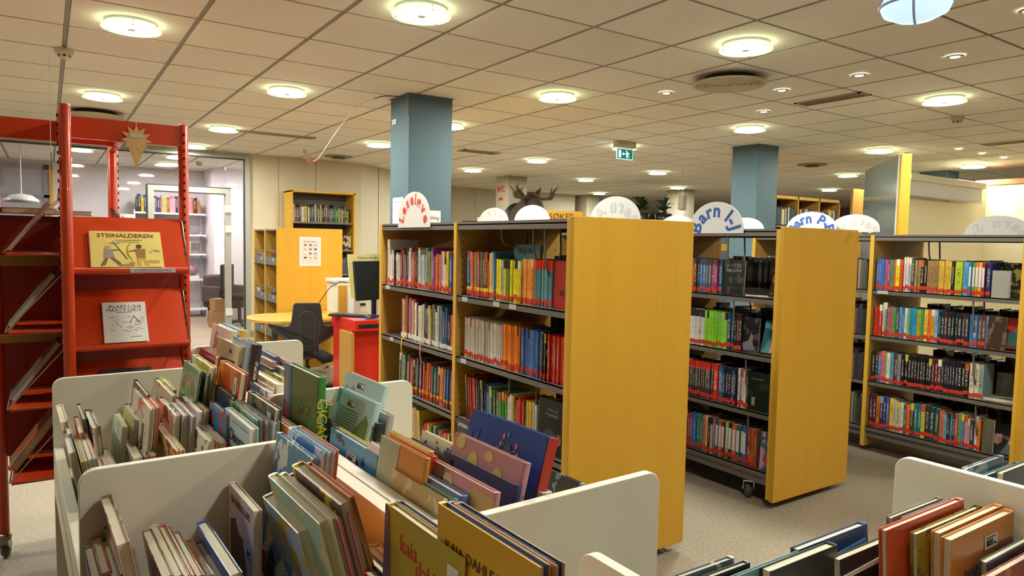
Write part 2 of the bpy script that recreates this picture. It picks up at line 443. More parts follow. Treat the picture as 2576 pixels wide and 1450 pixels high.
LAMPS = [((0, 0), 'large round glass ceiling lamp nearest the smoke detector at upper left'), ((2, -2), 'large round glass ceiling lamp at top centre, left of the blue column top'),
 ((5, -3), 'large round glass ceiling lamp beside the round ceiling loudspeaker'), ((0, 4), 'round ceiling lamp above the red display rack'),
 ((2, 2), 'round ceiling lamp left of the hanging bird rod'), ((5, 0), 'round ceiling lamp right of the nearer blue column'),
 ((9, -3), 'round ceiling lamp at right, in front of the smoke detector'), ((2, 6), 'round ceiling lamp before the glass office wall, nearer of two'),
 ((5, 3), 'round ceiling lamp half hidden by the nearer blue column, right side'), ((9, 0), 'round ceiling lamp in front of the farther blue column'),
 ((2, 9), 'round ceiling lamp against the top of the glass office wall'), ((5, 6), 'round ceiling lamp just left of the nearer blue column'),
 ((13, 0), 'round ceiling lamp above the grey glass partition'), ((9, 6), 'round ceiling lamp in line behind the exit sign, left side'),
 ((9, 3), 'round ceiling lamp hidden behind the exit sign'), ((17, 0), 'round ceiling lamp above the roller screen'), ((9, 9), 'round ceiling lamp before the WC column'),
 ((17, 3), 'round ceiling lamp between blue column and grey glass partition, nearer one'), ((13, 6), 'round ceiling lamp left of the farther blue column'),
 ((13, 9), 'small-looking far ceiling lamp right of the moose head'), ((21, 6), 'far ceiling lamp above the dark bookcases'), ((17, 9), 'far ceiling lamp above the hanging plants'),
 ((17, 13), 'far ceiling lamp left of the second white column'), ((22, 0), 'far ceiling lamp at the right edge above the wooden cap'), ((22, 22), 'farthest ceiling lamp in the dark back, upper of two'),
 ((24, 25), 'farthest ceiling lamp in the dark back, lower of two')]
for (i, j), lb in LAMPS: lamp(GX+(i+.5)*G, GY+(j+.5)*G, lb)
for (i, j) in ((-3, -1), (-4, 4), (13, -4), (17, -5), (5, -7), (9, -7), (2, -6)):  # out of view; the three behind the camera are added to brighten the foreground
    lamp(GX+(i+.5)*G, GY+(j+.5)*G, {-3: 'round ceiling lamp just outside the left edge of the view', -4: 'round ceiling lamp far outside the left edge, near the office', 13: 'round ceiling lamp outside the right edge, over the reading corner', 17: 'round ceiling lamp farthest outside the right edge', 5: 'added fill lamp behind the photographer for the foreground, middle one', 9: 'added fill lamp behind the photographer for the foreground, right one', 2: 'added fill lamp behind the photographer for the foreground, left one'}[i])
for x, y, lb in ((.42, 11.4, 'office ceiling lamp left behind the red rack post'), (1.62, 11.4, 'office ceiling lamp behind the right red rack post'), (1.7, 12.6, 'farther office ceiling lamp above the white shelves'),
              (-1.4, 11.8, 'office ceiling lamp at far left, out of view'), (3.1, 11.9, 'office ceiling lamp in the nook, out of view')):
    lamp(x, y, lb, OFF, 'office ceiling lamps')

def spot(x, y, label):
    t = thing('recessed_spotlight', label, 'spotlight', (x, y, CEIL-.003), 0, 'small recessed spotlights')
    MB().lathe([(.028, -.010), (.032, -.012), (.046, -.010), (.048, -.005)], 20).build('rim', mat('spot_rim', 'b8b0a0', .3, .6), t)
    MB().lathe([(0, -.0105), (.028, -.0105)], 20).build('bulb', emis('spot_bulb', 'fff4e0', SPOT, True), t)
SP = [(6, -1, 'small spotlight left of the round ceiling loudspeaker'), (7, -4, 'small spotlight at upper right, nearest one in the row of four'), (7, -3, 'small spotlight second nearest in the row at upper right'), (7, -2, 'small spotlight right beside the round ceiling loudspeaker'),
      (8, -1, 'small spotlight in front of the long ceiling vent, left'), (14, -1, 'small spotlight far right, left one of three'), (15, -1, 'small spotlight far right, middle one of three'), (16, -1, 'small spotlight far right, last one of three'), (6, -5, 'small spotlight in the top right corner')]
for i, j, lb in SP: spot(GX+(i+.5)*G, GY+(j+.5)*G, lb)

def loudspeaker(x, y, label):
    t = thing('ceiling_loudspeaker', label, 'ceiling diffuser', (x, y, CEIL-.003), 0, 'round ceiling diffusers')
    t.scale = (.87, .87, 1)
    MB().lathe([(.20, .0), (.20, -.03), (0, -.03)], 32).build('dark_recess', mat('recess_dark', '2c2822', .8), t)
    MB().lathe([(.27, -.046), (0, -.050)], 36).build('groove_plate', mat('groove_shadow', '6c6250', .8), t)
    ring = MB()
    for k in range(12):
        r = .02+.022*k
        ring.lathe([(r, -.052), (r+.006, -.056), (r+.013, -.056), (r+.016, -.052)], 36)
    ring.lathe([(.275, -.044), (.288, -.042), (.292, -.048), (.288, -.055), (.275, -.052)], 36)
    ring.build('ribbed_disc', mat('diffuser_beige', 'c8bca4', .6), t)
loudspeaker(GX+6.5*G, GY-1.5*G, 'round ribbed diffuser on the ceiling right of centre')
loudspeaker(GX+.5*G, GY+6.2*G, 'round ribbed ceiling diffuser behind the red rack beam')
def flat_disc(x, y, label):
    t = thing('ceiling_air_valve', label, 'air valve', (x, y, CEIL-.003), 0)
    MB().lathe([(.20, 0), (.20, -.012), (.14, -.02), (0, -.02)], 28).build('plate', mat('valve_grey', '8c8474', .6), t)
    MB().lathe([(.06, -.03), (.10, -.036), (0, -.036)], 20).build('cone', mat('valve_grey', '8c8474', .6), t)
flat_disc(3.5, 9.75, 'flat grey air valve on the ceiling near the wall'); flat_disc(9.05, 5.9, 'dark small air valve on the ceiling right of the farther blue column')
def smoke(x, y, label):
    t = thing('smoke_detector', label, 'smoke detector', (x, y, CEIL-.006), 0, 'smoke detectors')
    MB().lathe([(.052, .003), (.054, -.018), (.05, -.032), (.044, -.034)], 24).build('base', mat('detector_white', 'c8c0ae', .5), t)
    MB().lathe([(.044, -.034), (.036, -.038), (.036, -.05), (.03, -.058), (0, -.06)], 24).build('sensor_head', mat('detector_white', 'c8c0ae', .5), t)
    for k in range(6):
        a = k*PI/3; MB().box(-.006, .006, -.0375, -.0355, -.052, -.04).build('slot', DARKM, t, rot=(0, 0, a))
smoke(GX, GY+2*G, 'white smoke detector on the ceiling at upper left'); smoke(GX+11*G, GY-2*G, 'white smoke detector on the ceiling at right')
smoke(2.05, 12.1, 'white smoke detector on the office ceiling')
def vent(x, y, L, wd, rz, label):
    t = thing('ceiling_vent', label, 'ceiling vent', (x, y, CEIL-.004), rz, 'long ceiling vents')
    MB().box(-L/2, L/2, -wd/2, -wd/2+.02, -.01, 0).box(-L/2, L/2, wd/2-.02, wd/2, -.01, 0).box(-L/2, -L/2+.02, -wd/2, wd/2, -.01, 0).box(L/2-.02, L/2, -wd/2, wd/2, -.01, 0).build('frame', mat('vent_beige', 'a89a80', .6), t)
    MB().box(-L/2+.02, L/2-.02, -wd/2+.02, wd/2-.02, -.002, 0).build('dark_slot', mat('vent_slot', '4c4034', .9, 0, .3, 20), t)
    MB().box(-L/2+.02, L/2-.02, -.01, .01, -.008, -.002).build('slat', mat('vent_beige', 'a89a80', .6), t)
vent(5.2, 3.25, .56, .16, PI/2, 'long dusty ceiling vent between two round lamps at right')
vent(8.7, 3.3, .56, .16, PI/2, 'ceiling vent at the right edge of the ceiling'); vent(4.76, 7.94, .56, .2, 0, 'yellowish ceiling vent right of the nearer blue column')
vent(2.2, 8.2, .9, .14, 0, 'dark long ceiling slot vent before the office wall')

def exit_sign():
    t = thing('exit_sign', 'green lit emergency exit sign with running man and left arrow', 'exit sign', (5.58, 6.03, CEIL-.003))
    MB().box(-.15, .15, -.035, .035, -.075, 0).build('housing', mat('exit_housing', 'd0c4a8', .6), t, bevel=.006)
    for x in (-.10, -.075, -.04, .0): MB().box(x-.006, x+.006, -.0365, -.0345, -.034, -.028).build('indicator', DARKM, t)
    p = MB().box(-.125, .125, -.006, .006, -.205, -.08).build('sign_plate', emis('exit_edge', 'a8d8f0', .5), t)
    g = MB().box(-.117, .117, -.0075, -.006, -.197, -.088).build('green_face', emis('exit_green', '0a7a58', .22), t)
    wm = emis('exit_white', 'b8d4f8', .6)
    MB().box(-.10, -.062, -.009, -.0075, -.185, -.10).build('door_symbol', wm, t)
    MB().prism([(-.045, -.142), (-.028, -.122), (-.028, -.134), (.002, -.134), (.002, -.150), (-.028, -.150), (-.028, -.162)], -.009, -.0075, 'y').build('arrow_symbol', wm, t)
    m = MB()
    m.lathe([(0, -.0015), (.010, -.0015), (.010, 0)], 14, (.022, -.0075, -.108), axis='y')
    m.prism([(.022, -.122), (.05, -.121), (.068, -.138), (.062, -.145), (.05, -.136), (.046, -.152), (.054, -.166), (.066, -.176), (.062, -.184), (.044, -.178), (.038, -.160), (.030, -.168), (.030, -.190), (.020, -.190), (.020, -.162), (.026, -.146), (.018, -.152), (.012, -.148)], -.009, -.0075, 'y')
    m.build('running_figure', wm, t)
exit_sign()
def pendant():  # added object standing in for a lamp reflected in the front glass
    t = thing('reflected_lamp_standin', 'bluish white glowing stand-in for a reflected lamp at the top right edge', 'pendant lamp', (3.0, 1.52, CEIL))
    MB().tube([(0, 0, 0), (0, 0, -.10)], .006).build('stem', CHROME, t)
    MB().lathe([(0, -.10), (.05, -.10), (.11, -.13), (.135, -.18), (.12, -.215), (.07, -.24), (0, -.25)], 28).build('globe', emis('reflection_glow', 'b4d0ff', .42), t)
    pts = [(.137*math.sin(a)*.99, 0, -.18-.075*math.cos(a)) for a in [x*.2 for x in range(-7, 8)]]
    MB().tube(pts, .005, 6).build('wire_hoop', mat('reflection_hoop', '90a4c0', .4), t, rot=(0, 0, .4))
    MB().tube([(.136*math.cos(a), .136*math.sin(a), -.185) for a in [x*PI/12 for x in range(25)]], .005, 6).build('wire_hoop', mat('reflection_hoop', '90a4c0', .4), t)
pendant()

# ================================================================== BOOK KIT
def board_faces(mb, x0, x1, y0, y1, z0, z1, mi=0): mb.box(x0, x1, y0, y1, z0, z1, mi)
def unit_cover(pages_too):
    m = MB()
    m.box(-.5, -.42, .012, 1, 0, 1); m.box(.42, .5, .012, 1, 0, 1)
    poly = [(-.5, .02), (-.44, .004), (-.2, -.004), (.2, -.004), (.44, .004), (.5, .02), (.42, .03), (-.42, .03)]
    m.prism(poly, 0, 1, 'z')
    if pages_too: m.box(-.42, .42, .03, .965, .012, .985, 1)
    return m
SHELF_ME = unit_cover(True).mesh('book', [COVER, PAGES])
COVER_ME = unit_cover(False).mesh('cover', COVER)
PAGE_ME = MB().box(-.42, .42, .03, .965, .012, .985).mesh('pages', PAGES)
BAND_ME = MB().box(-.52, .52, -.014, .004, 0, .11).mesh('spine_label', LABELR)
BANDW_ME = MB().box(-.52, .52, -.014, .004, 0, .11).mesh('spine_label', LABELW)
OVAL_ME = MB().box(-.36, .36, -.012, .0, .28, .86).mesh('title_plate', PAPER)
BANDY_ME = MB().box(-.52, .52, -.012, .003, .12, .22).mesh('yellow_spine_label', LABELY)
def setcol(o, c, c2=None, art=0.):
    o.color = (*lin(c), 1); o['c2'] = list(lin(c2 or c)); o['art'] = float(art)
def jit(c, k=.08):
    v = [int(c[i:i+2], 16)/255 for i in (0, 2, 4)]; s = 1+random.uniform(-k, k)
    return ''.join('%02x' % max(0, min(255, int(255*x*s*(1+random.uniform(-k/3, k/3))))) for x in v)

# facing: unit vectors of thickness (left to right as seen), depth (away from the reader)
def shelf_run(y0, y1, n, h, cols, where, st, X, lean=0., depth=.15, hv=.012, tilt_last=None, band='r', cat=('paperback', 'book'), z=0., art=0, c2=None, dv=.02):
    """books standing on a shelf that faces -x, spines at X, from y0 (left) to y1 (right)"""
    z = SH[('top', 'second', 'third', 'lowest').index(where.split()[0])]
    ws = [random.uniform(.75, 1.25) for _ in range(n)]; s = (y0-y1)/sum(ws); y = y0
    for i in range(n):
        t = ws[i]*s; c = cols[i*len(cols)//n] if st.get('seq', True) else random.choice(cols)
        cc = jit(c); hh = h+random.uniform(-hv, hv*.6); dd = depth+random.uniform(-dv, dv*.5)
        o = link(cat[0], SHELF_ME); st['i'] = st.get('i', 0)+1
        a = lean+random.uniform(-.006, .006)
        o.scale = (t*.95, dd, hh)
        o.location = (X+random.uniform(0, .012), y-t/2, z+abs(math.sin(a))*t*.5+.0005); o.rotation_euler = (0, a, -PI/2)
        setcol(o, cc, c2 or random.choice(['e0d8c0', '202020', 'd0b040', '8098b0', 'c05030']), art if art else (1. if random.random() < .15 else 0.))
        tag(o, f"{colour_word(cc)} spine, {ordinal(st['i'])} book from left on {where}", cat[1], where)
        if st.get('plate'): link('title_plate', OVAL_ME, o)
        if band:
            me = {'r': BAND_ME, 'w': BANDW_ME, 'y': BAND_ME}[band]
            b = link('spine_label', me, o, loc=(0, 0, random.choice((.03, .04, .05, .09)) if band != 'w' else .03))
            if band == 'y': link('spine_label', BANDY_ME, o)
        y -= t
def ruled(label, cat, mw, scale, c, c2=None, art=0., name='book', group=None):
    """a free standing or leaning hardback: cover with a page block inside"""
    o = link(name, COVER_ME, mw=mw @ Matrix.Diagonal((*scale, 1)))
    link('pages', PAGE_ME, o); setcol(o, c, c2, art); tag(o, label, cat, group); return o
def face(o, poly, side, m, name, lift=.0012):
    """flat printed shape on the front board: side -1 or +1; poly in (y,z) of the unit book"""
    x = side*.5; t = lift/o.scale[0]
    return MB().prism(poly, x-(t if side < 0 else 0), x+(t if side > 0 else 0), 'x').build(name, m, o)
def face_text(o, s, y, z, size, side, m, name='title', rot=0.):
    """lettering on a board; the unit book is scaled, so undo the scale"""
    sx, sy, sz = o.matrix_world.to_scale() if False else o.scale
    k = Matrix.Diagonal((1/sx, 1/sy, 1/sz, 1))
    # board seen from outside: on -x reads along +y when spine is left (y=0 left) ; on +x reads along -y
    if side < 0: base = frame((-.5*sx-.0008, y*sy, z*sz), (0, -1, 0), (0, 0, 1), (-1, 0, 0))
    else: base = frame((.5*sx+.0008, y*sy, z*sz), (0, 1, 0), (0, 0, 1), (1, 0, 0))
    return text(s, size, m, o, k @ base @ Matrix.Rotation(rot, 4, 'Z'), name)
def spine_text(o, s, z, size, m, name='spine_title', up=False):
    sx, sy, sz = o.scale
    k = Matrix.Diagonal((1/sx, 1/sy, 1/sz, 1))
    base = frame((0, -.006*sy-.0006, z*sz), (0, 0, 1 if up else -1), (-1 if up else 1, 0, 0), (0, -1, 0))
    return text(s, size, m, o, k @ base, name)

# ================================================================== MOBILE BOOKCASES
SH = (1.158, .838, .517, .193); TOPZ = 1.55
def caster(parent, x, y, rz=0):
    c = MB()
    c.prism([(-.030, .045), (-.036, .075), (.03, .078), (.042, .060), (.034, .050), (.012, .048), (.004, .032), (-.012, .032)], -.022, -.018, 'x').prism([(-.030, .045), (-.036, .075), (.03, .078), (.042, .060), (.034, .050), (.012, .048), (.004, .032), (-.012, .032)], .018, .022, 'x')
    c.box(-.022, .022, -.03, .03, .072, .078)
    o = c.build('caster', CHROME, parent, loc=(x, y, 0), rot=(0, 0, rz))
    MB().lathe([(0, -.014), (.024, -.014), (.030, -.010), (.034, 0), (.030, .010), (.024, .014), (0, .014)], 22, (0, -.004, .034), axis='x').build('wheel', mat('wheel_rubber_grey', '4c4a48', .6), o)
    MB().lathe([(0, -.024), (.007, -.024), (.007, .024), (0, .024)], 10, (0, -.004, .034), axis='x').build('axle', CHROME, o)
    return o
def bookcase(label, x0, x1, ends, uprights, end_panel, top=True, holes=True, supports=()):
    """double sided case, spans y from uprights; the shelves face -x and +x"""
    t = thing('bookcase', label, 'bookcase', ((x0+x1)/2, uprights[-1], 0), 0, 'mobile wooden bookcases')
    ox, oy = (x0+x1)/2, uprights[-1]
    for k, y in enumerate(uprights):
        th = .028
        if y in end_panel:
            MB().box(x0-ox-.012, x1-ox+.012, y-oy-.022, y-oy+.006, .045, TOPZ).build('end_panel', BEECH, t, bevel=.003)
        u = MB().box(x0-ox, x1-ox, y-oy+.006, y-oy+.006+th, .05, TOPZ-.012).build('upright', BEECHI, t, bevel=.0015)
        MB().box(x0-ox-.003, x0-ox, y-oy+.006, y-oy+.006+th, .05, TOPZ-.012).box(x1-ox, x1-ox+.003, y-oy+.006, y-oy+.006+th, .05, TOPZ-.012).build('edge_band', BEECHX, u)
        if holes:
            h = MB()
            for side in ((y-oy+.0055,) if k != 0 else ()):
                for hx in (x0-ox+.035, x0-ox+.21, x1-ox-.21, x1-ox-.035):
                    for q in range(34):
                        z = .16+q*.04; h.box(hx-.003, hx+.003, side-.0004, side, z-.003, z+.003)
            if h.v: tag(h.build('pin_holes', mat('pin_hole_dark', '1c1410', .9), u), kind='stuff')
    us = list(uprights)
    for a, b in zip(us, us[1:]):
        ya, yb = b-oy+.036, a-oy+.004
        if yb < ya: ya, yb = yb, ya
        for z in SH:
            for side in (0, 1):
                w = .27
                xa, xb = (x0-ox+.004, x0-ox+w) if side == 0 else (x1-ox-w, x1-ox-.004)
                xf = xa if side == 0 else xb-.006
                xr = xb-.004 if side == 0 else xa
                m = MB().box(xa, xb, ya, yb, z-.006, z).box(xf, xf+.006, ya, yb, z-.030, z).box(xr, xr+.004, ya, yb, z-.02, z+.025)
                if z == SH[-1]: m.box(xf+.012, xf+.018, ya, yb, z-.075, z-.03)
                m.build('shelf', STEEL, t)
        MB().box(x0-ox+.004, x1-ox-.004, ya, yb, TOPZ-.028, TOPZ-.022).box(x0-ox+.004, x0-ox+.010, ya, yb, TOPZ-.050, TOPZ-.010).box(x1-ox-.010, x1-ox-.004, ya, yb, TOPZ-.050, TOPZ-.010).build('top_board', STEEL, t)
    for (sy, zt, ln, sx) in supports:   # hanging wire book supports
        MB().tube([(x0-ox+sx, sy-oy, zt-.03), (x0-ox+sx-.004, sy-oy-.01, zt-ln*.7), (x0-ox+sx+.01, sy-oy-.016, zt-ln+.01), (x0-ox+sx+.06, sy-oy-.016, zt-ln), (x0-ox+sx+.14, sy-oy-.014, zt-ln+.01), (x0-ox+sx+.15, sy-oy-.008, zt-ln*.7), (x0-ox+sx+.15, sy-oy, zt-.03)], .005, 6).build('hanging_book_support', STEEL, t)
    for y in (us[0]-oy-.18, us[-1]-oy+.20):
        for x in (x0-ox+.07, x1-ox-.07): caster(t, x, y, -.9).scale = (1.4, 1.4, 1.38)
    return t
def shelf_tag(case, x, y, z, w, loc_is_world=True):
    o = case.location
    MB().box(x-o.x-.0035, x-o.x-.001, y-o.y-w, y-o.y, z-.026, z-.003).build('shelf_edge_label', SMALLTEXT, case)
case1 = bookcase('nearest tall wooden bookcase with the red Leseløve sign on top', 1.77, 2.45, None, [4.13, 3.155, 2.205], [2.205],
                 supports=((2.83, TOPZ, .13, .06), (2.52, TOPZ, .20, .03), (2.42, TOPZ, .26, .02), (2.72, .517+.32, .22, .05), (2.50, .517+.32, .22, .05)))
case2 = bookcase('middle wooden bookcase with the blue Barn I-J sign on top', 3.267, 3.955, None, [4.22, 3.25, 2.285], [2.285],
                 supports=((2.66, TOPZ, .24, .02), (2.60, SH[0], .24, .02), (2.50, SH[1], .24, .02), (2.47, SH[2], .24, .02)))
case3 = bookcase('right-hand wooden bookcase with rows of novels, by the cream wall', 4.777, 5.46, None, [3.58, 2.605, 1.69], [1.69],
                 supports=((2.35, TOPZ, .2, .2), (1.98, SH[0], .24, .02), (1.96, SH[1], .24, .02), (1.93, SH[2], .24, .02)))
for y in (3.10, 2.80, 2.66): shelf_tag(case1, 1.774, y, SH[0], .055)
shelf_tag(case1, 1.774, 3.105, SH[1], .055); shelf_tag(case1, 1.774, 4.07, SH[0], .06); shelf_tag(case1, 1.774, 4.0, SH[1], .05); shelf_tag(case3, 4.781, 2.575, SH[0], .075)
def losebra():
    o = MB().box(-.004, 0, -.12, 0, -.10, .0).build('shelf_sign', mat('sign_dark_grey', '3c3632', .5), case1, loc=(1.774-case1.location.x-.001, 3.13-case1.location.y, .517))
    text('LØSEBRA', .026, PAPER, o, frame((-.0048, -.06, -.03), (0, -1, 0), (0, 0, 1), (-1, 0, 0)))
    MB().box(-.0045, -.004, -.10, -.02, -.075, -.07).box(-.0045, -.004, -.085, -.035, -.088, -.084).build('small_print', GREYINK, o)
losebra()

# ---- books on the shelves
MIX = ['d8d0c4', '7c3040', '9c6434', '4a4470', 'd4ccc0', 'c84830', '4a4a4c', 'd8c8b0', '88a8c4', 'd8d0a0', '6890b8', '90904c', '7c3c84', 'd87848', 'd88478', 'c8c8c8', 'e0b818', '2c5888', 'd8d8d8']
BRIGHT = ['2c4c98', '5c3c88', 'e0a898', 'd8702c', '4468a8', '8c8c3c', 'a83430', 'b04038', '2c7c3c', '744030', '603c24', 'd86020', 'e0b840', '90b0d0', '3c68a0']
W1L = 'shelf of the nearest bookcase\'s left bay'; W1R = 'shelf of the nearest bookcase\'s right bay'
X1 = 1.795
def shelf_books():
    s = {'seq': True}; w = 'top '+W1L; cat = ('easy_reader', 'easy reader')
    shelf_run(4.095, 4.06, 1, .29, ['dcd4c4'], w, s, X1-.005, depth=.22, cat=cat)
    shelf_run(4.06, 3.96, 6, .215, ['d8d4c8', 'e0dccc', '282828', 'd0ccc4'], w, s, X1, hv=.03, cat=cat)
    shelf_run(3.96, 3.21, 38, .225, MIX, w, s, X1, hv=.035, dv=.05, depth=.2, cat=cat)
    s = {}; w = 'second '+W1L
    shelf_run(3.93, 3.70, 9, .25, ['b87060', 'd8c8b0', 'c86838', '2c5c98', 'b86878', 'd0b8b0', 'c03c30', 'e0d4b8', '303034'], w, s, X1+.02, hv=.03, band='w', depth=.22, cat=cat)
    shelf_run(3.70, 3.21, 21, .225, ['d8d0b8', '2c3038', 'ccc48c', '787c68', 'e0dcd0', '6a8cb4', '406098', '241e20', 'd87068', 'd8b8a8'], w, s, X1+.02, hv=.03, band='w', depth=.2, cat=cat)
    s = {}; w = 'third '+W1L
    shelf_run(3.95, 3.80, 7, .23, ['4c7450', '586868', '383430', 'c89878', '6c4844'], w, s, X1+.01, lean=.06, band=None, cat=cat)
    shelf_run(3.79, 3.21, 34, .215, ['b04830', '3c2c28', '50785c', '8c3440', '503068', 'd86c28', 'e0902c', 'c84028', '58708c', '4c7448', '5c3848', 'e08040', 'd8a030', '2c5ca0', '3864b0', 'b83028', 'd84830', 'e07038'], w, s, X1+.01, lean=.04, band='y', cat=cat)
    s = {}; w = 'lowest '+W1L
    shelf_run(3.76, 3.62, 4, .25, ['d8c8c8', 'e0c038', 'b89090', 'd0c048'], w, s, X1, lean=-.10, band=None, cat=cat)
    shelf_run(3.60, 3.21, 24, .19, ['c03830', 'd8a830', '4c7c50', '3c68a0', 'd87030', '8c3040', '60984c'], w, s, X1, band='y', cat=cat)
    # right bay
    s = {}; w = 'top '+W1R
    shelf_run(3.10, 2.83, 20, .232, BRIGHT, w, s, X1, lean=-.035, band='y', hv=.006, cat=cat)
    shelf_run(2.82, 2.615, 9, .198, ['e4d010', 'e0d018', '9ca890', 'e4cc10', '588040', 'e4d010', 'd8cc10', 'e0d010', 'e4d010'], w, s, X1, band='r', hv=.003, cat=cat)
    shelf_run(2.613, 2.505, 8, .208, ['e89038', 'f09c48', 'e88830'], w, s, X1, hv=.003, cat=cat)
    shelf_run(2.503, 2.37, 10, .206, ['5890a0', '68a0ac', '4c8494'], w, s, X1, hv=.003, c2='d83820', art=1., cat=cat)
    s = {}; w = 'second '+W1R
    shelf_run(3.105, 2.745, 36, .208, ['d0c8bc', 'c8c0b4', 'd8d0c4'], w, s, X1-.005, hv=.006, lean=-.01, cat=cat)
    shelf_run(2.743, 2.585, 11, .214, ['e88818', 'e07c14', 'd87020'], w, s, X1-.005, hv=.004, cat=cat)
    shelf_run(2.583, 2.444, 12, .212, ['4874c0', '5080c8', '3c68b0'], w, s, X1-.005, hv=.004, cat=cat)
    shelf_run(2.442, 2.386, 5, .21, ['3c3430', '342c28'], w, s, X1-.005, hv=.004, cat=cat)
    shelf_run(2.384, 2.255, 11, .205, ['b82c20', 'c83020', 'd84420', 'e05028'], w, s, X1-.005, hv=.004, cat=cat)
    s = {}; w = 'third '+W1R
    shelf_run(3.09, 2.99, 8, .226, ['4c2820', 'a03024', 'b83828', 'c03c28'], w, s, X1, lean=-.08, hv=.006, c2='e0b030', cat=cat, band=None)
    shelf_run(2.988, 2.90, 6, .222, ['2c2a2a', '343030'], w, s, X1, lean=-.05, hv=.005, cat=cat, band=None)
    shelf_run(2.898, 2.85, 2, .215, ['6c8cc0', '80b0a0'], w, s, X1, lean=-.05, cat=cat, band=None)
    shelf_run(2.848, 2.70, 8, .205, ['3c6038', '244028', '6c6840', '4ca848', '48a040', '60a850'], w, s, X1, lean=-.03, cat=cat, band=None)
    shelf_run(2.695, 2.63, 4, .20, ['d8d0b8', 'e0c830', '504868'], w, s, X1, cat=cat, band=None)
    shelf_run(2.628, 2.55, 5, .20, ['d83c24', 'd04020', '8c4830', '5c3820'], w, s, X1, cat=cat, band=None)
    shelf_run(2.545, 2.475, 5, .205, ['e0c030', 'd8a830', 'e4e0d8', 'd0d0d0'], w, s, X1, cat=cat, band=None)
    s = {}; w = 'lowest '+W1R
    shelf_run(3.10, 2.9, 9, .2, ['a83030', '3c4c70', 'c8a040', '4c7848'], w, s, X1, cat=cat)
    # middle bookcase
    X2 = 3.29; cat = ('novel', 'novel'); e = ' shelf of the middle bookcase'
    s = {}; w = 'top'+e
    shelf_run(3.20, 2.70, 22, .205, ['3c3c40', '5c2c28', '2c2c34', '6c3030', '8c5898', 'c86c2c', 'd06020', '4c3c34', '2c64a0', '4c5058', '9c3468', '2c5878'], w, s, X2, hv=.004, cat=cat, art=.6, c2='302824')
    s = {}; w = 'second'+e
    shelf_run(3.20, 2.95, 10, .215, ['3060a0', '202428', 'b0b4bc', '205c70'], w, s, X2, hv=.01, cat=cat)
    shelf_run(2.945, 2.815, 7, .215, ['d8d0cc', 'ccc4c0'], w, s, X2, hv=.003, cat=cat, art=1., c2='302828')
    shelf_run(2.813, 2.645, 13, .213, ['8cc83c', '80c034', '98d044'], w, s, X2, hv=.003, cat=cat)
    shelf_run(2.643, 2.54, 5, .215, ['1c4460', '301c1c', '5c2020', '241c1c'], w, s, X2, hv=.004, cat=cat)
    s = {}; w = 'third'+e
    shelf_run(3.20, 2.93, 11, .225, ['2c3c70', '3858a0', '3c4c88', 'c8d0d0'], w, s, X2, hv=.01, cat=cat)
    shelf_run(2.93, 2.735, 13, .22, ['38302e', '403634'], w, s, X2, hv=.003, cat=cat, art=1., c2='c02c20')
    shelf_run(2.733, 2.70, 1, .222, ['c83020'], w, s, X2, hv=.001, cat=cat)
    shelf_run(2.698, 2.565, 7, .215, ['2c5888', '20242c', '1c2030', '34507c', '242424'], w, s, X2, hv=.015, cat=cat)
    shelf_run(2.56, 2.48, 5, .222, ['d8d4d0', '3c3438', 'd8a0ac', 'dcdcd8', '203028'], w, s, X2, hv=.004, cat=cat)
    s = {}; w = 'lowest'+e
    shelf_run(3.20, 2.80, 19, .215, ['3c2c38', '2c6c88', '6cb0b8', 'd84848', 'd8c058', '302030', 'b02c28', '2868b0', '3c7c60'], w, s, X2, hv=.02, cat=cat)
    shelf_run(2.798, 2.70, 5, .222, ['c86478', 'd8c848', '1c1c20', 'd8b8bc', '7c5c50'], w, s, X2, hv=.01, cat=cat)
    s['plate'] = True
    shelf_run(2.698, 2.48, 9, .216, ['384878', 'd89030', '6c2838', '9cb448', '201c24', 'd06030', '2c6c54', '2c3c78', '405898'], w, s, X2, hv=.003, cat=cat, art=.0)
    s['plate'] = False
    shelf_run(2.478, 2.41, 3, .215, ['b83424', 'd84c20', '7c5038'], w, s, X2, hv=.004, cat=cat)
    # right bookcase
    X3 = 4.80; e = ' shelf of the right-hand bookcase'
    s = {}; w = 'top'+e
    shelf_run(2.60, 2.42, 9, .215, ['5070b8', '5060a8', '3070b8', '9c5c90', 'b83050', '448068', 'd87020', 'e0d020', 'd84c20'], w, s, X3, hv=.003, cat=cat)
    shelf_run(2.415, 2.35, 4, .235, ['d8c8cc', 'c0b8bc', '505048'], w, s, X3, hv=.008, cat=cat)
    shelf_run(2.345, 2.20, 7, .215, ['a88858', '2c2018', 'a07c54', '98784c'], w, s, X3, hv=.002, cat=cat)
    shelf_run(2.198, 2.10, 5, .215, ['d0a840', 'd8ac40', 'd8b048', '28241c'], w, s, X3, hv=.003, cat=cat)
    shelf_run(2.098, 2.02, 2, .212, ['b8c830', '60a0cc'], w, s, X3, hv=.002, cat=cat, band='r')
    s['plate'] = True
    shelf_run(2.018, 1.925, 5, .212, ['3078b0', '4c9450', 'd06828', 'd8a830', '902c28'], w, s, X3, hv=.003, cat=cat, c2='e0dcd0')
    s['plate'] = False
    shelf_run(1.923, 1.895, 1, .21, ['242c68'], w, s, X3, hv=.002, cat=cat)
    s = {}; w = 'second'+e
    shelf_run(2.60, 2.50, 6, .225, ['c84030', 'b83020', 'd8d4c8', '60705c', '989090'], w, s, X3, hv=.03, cat=cat)
    shelf_run(2.498, 2.36, 7, .205, ['c04068', '509848', '48504c', '6898c8', '4868b0', 'c8d4cc', '68a868'], w, s, X3, hv=.012, cat=cat)
    shelf_run(2.358, 2.18, 8, .21, ['3088b8', 'b0a838', '449048', 'd8b050', 'd86c38', 'd89820', '70a4d0'], w, s, X3, hv=.006, cat=cat)
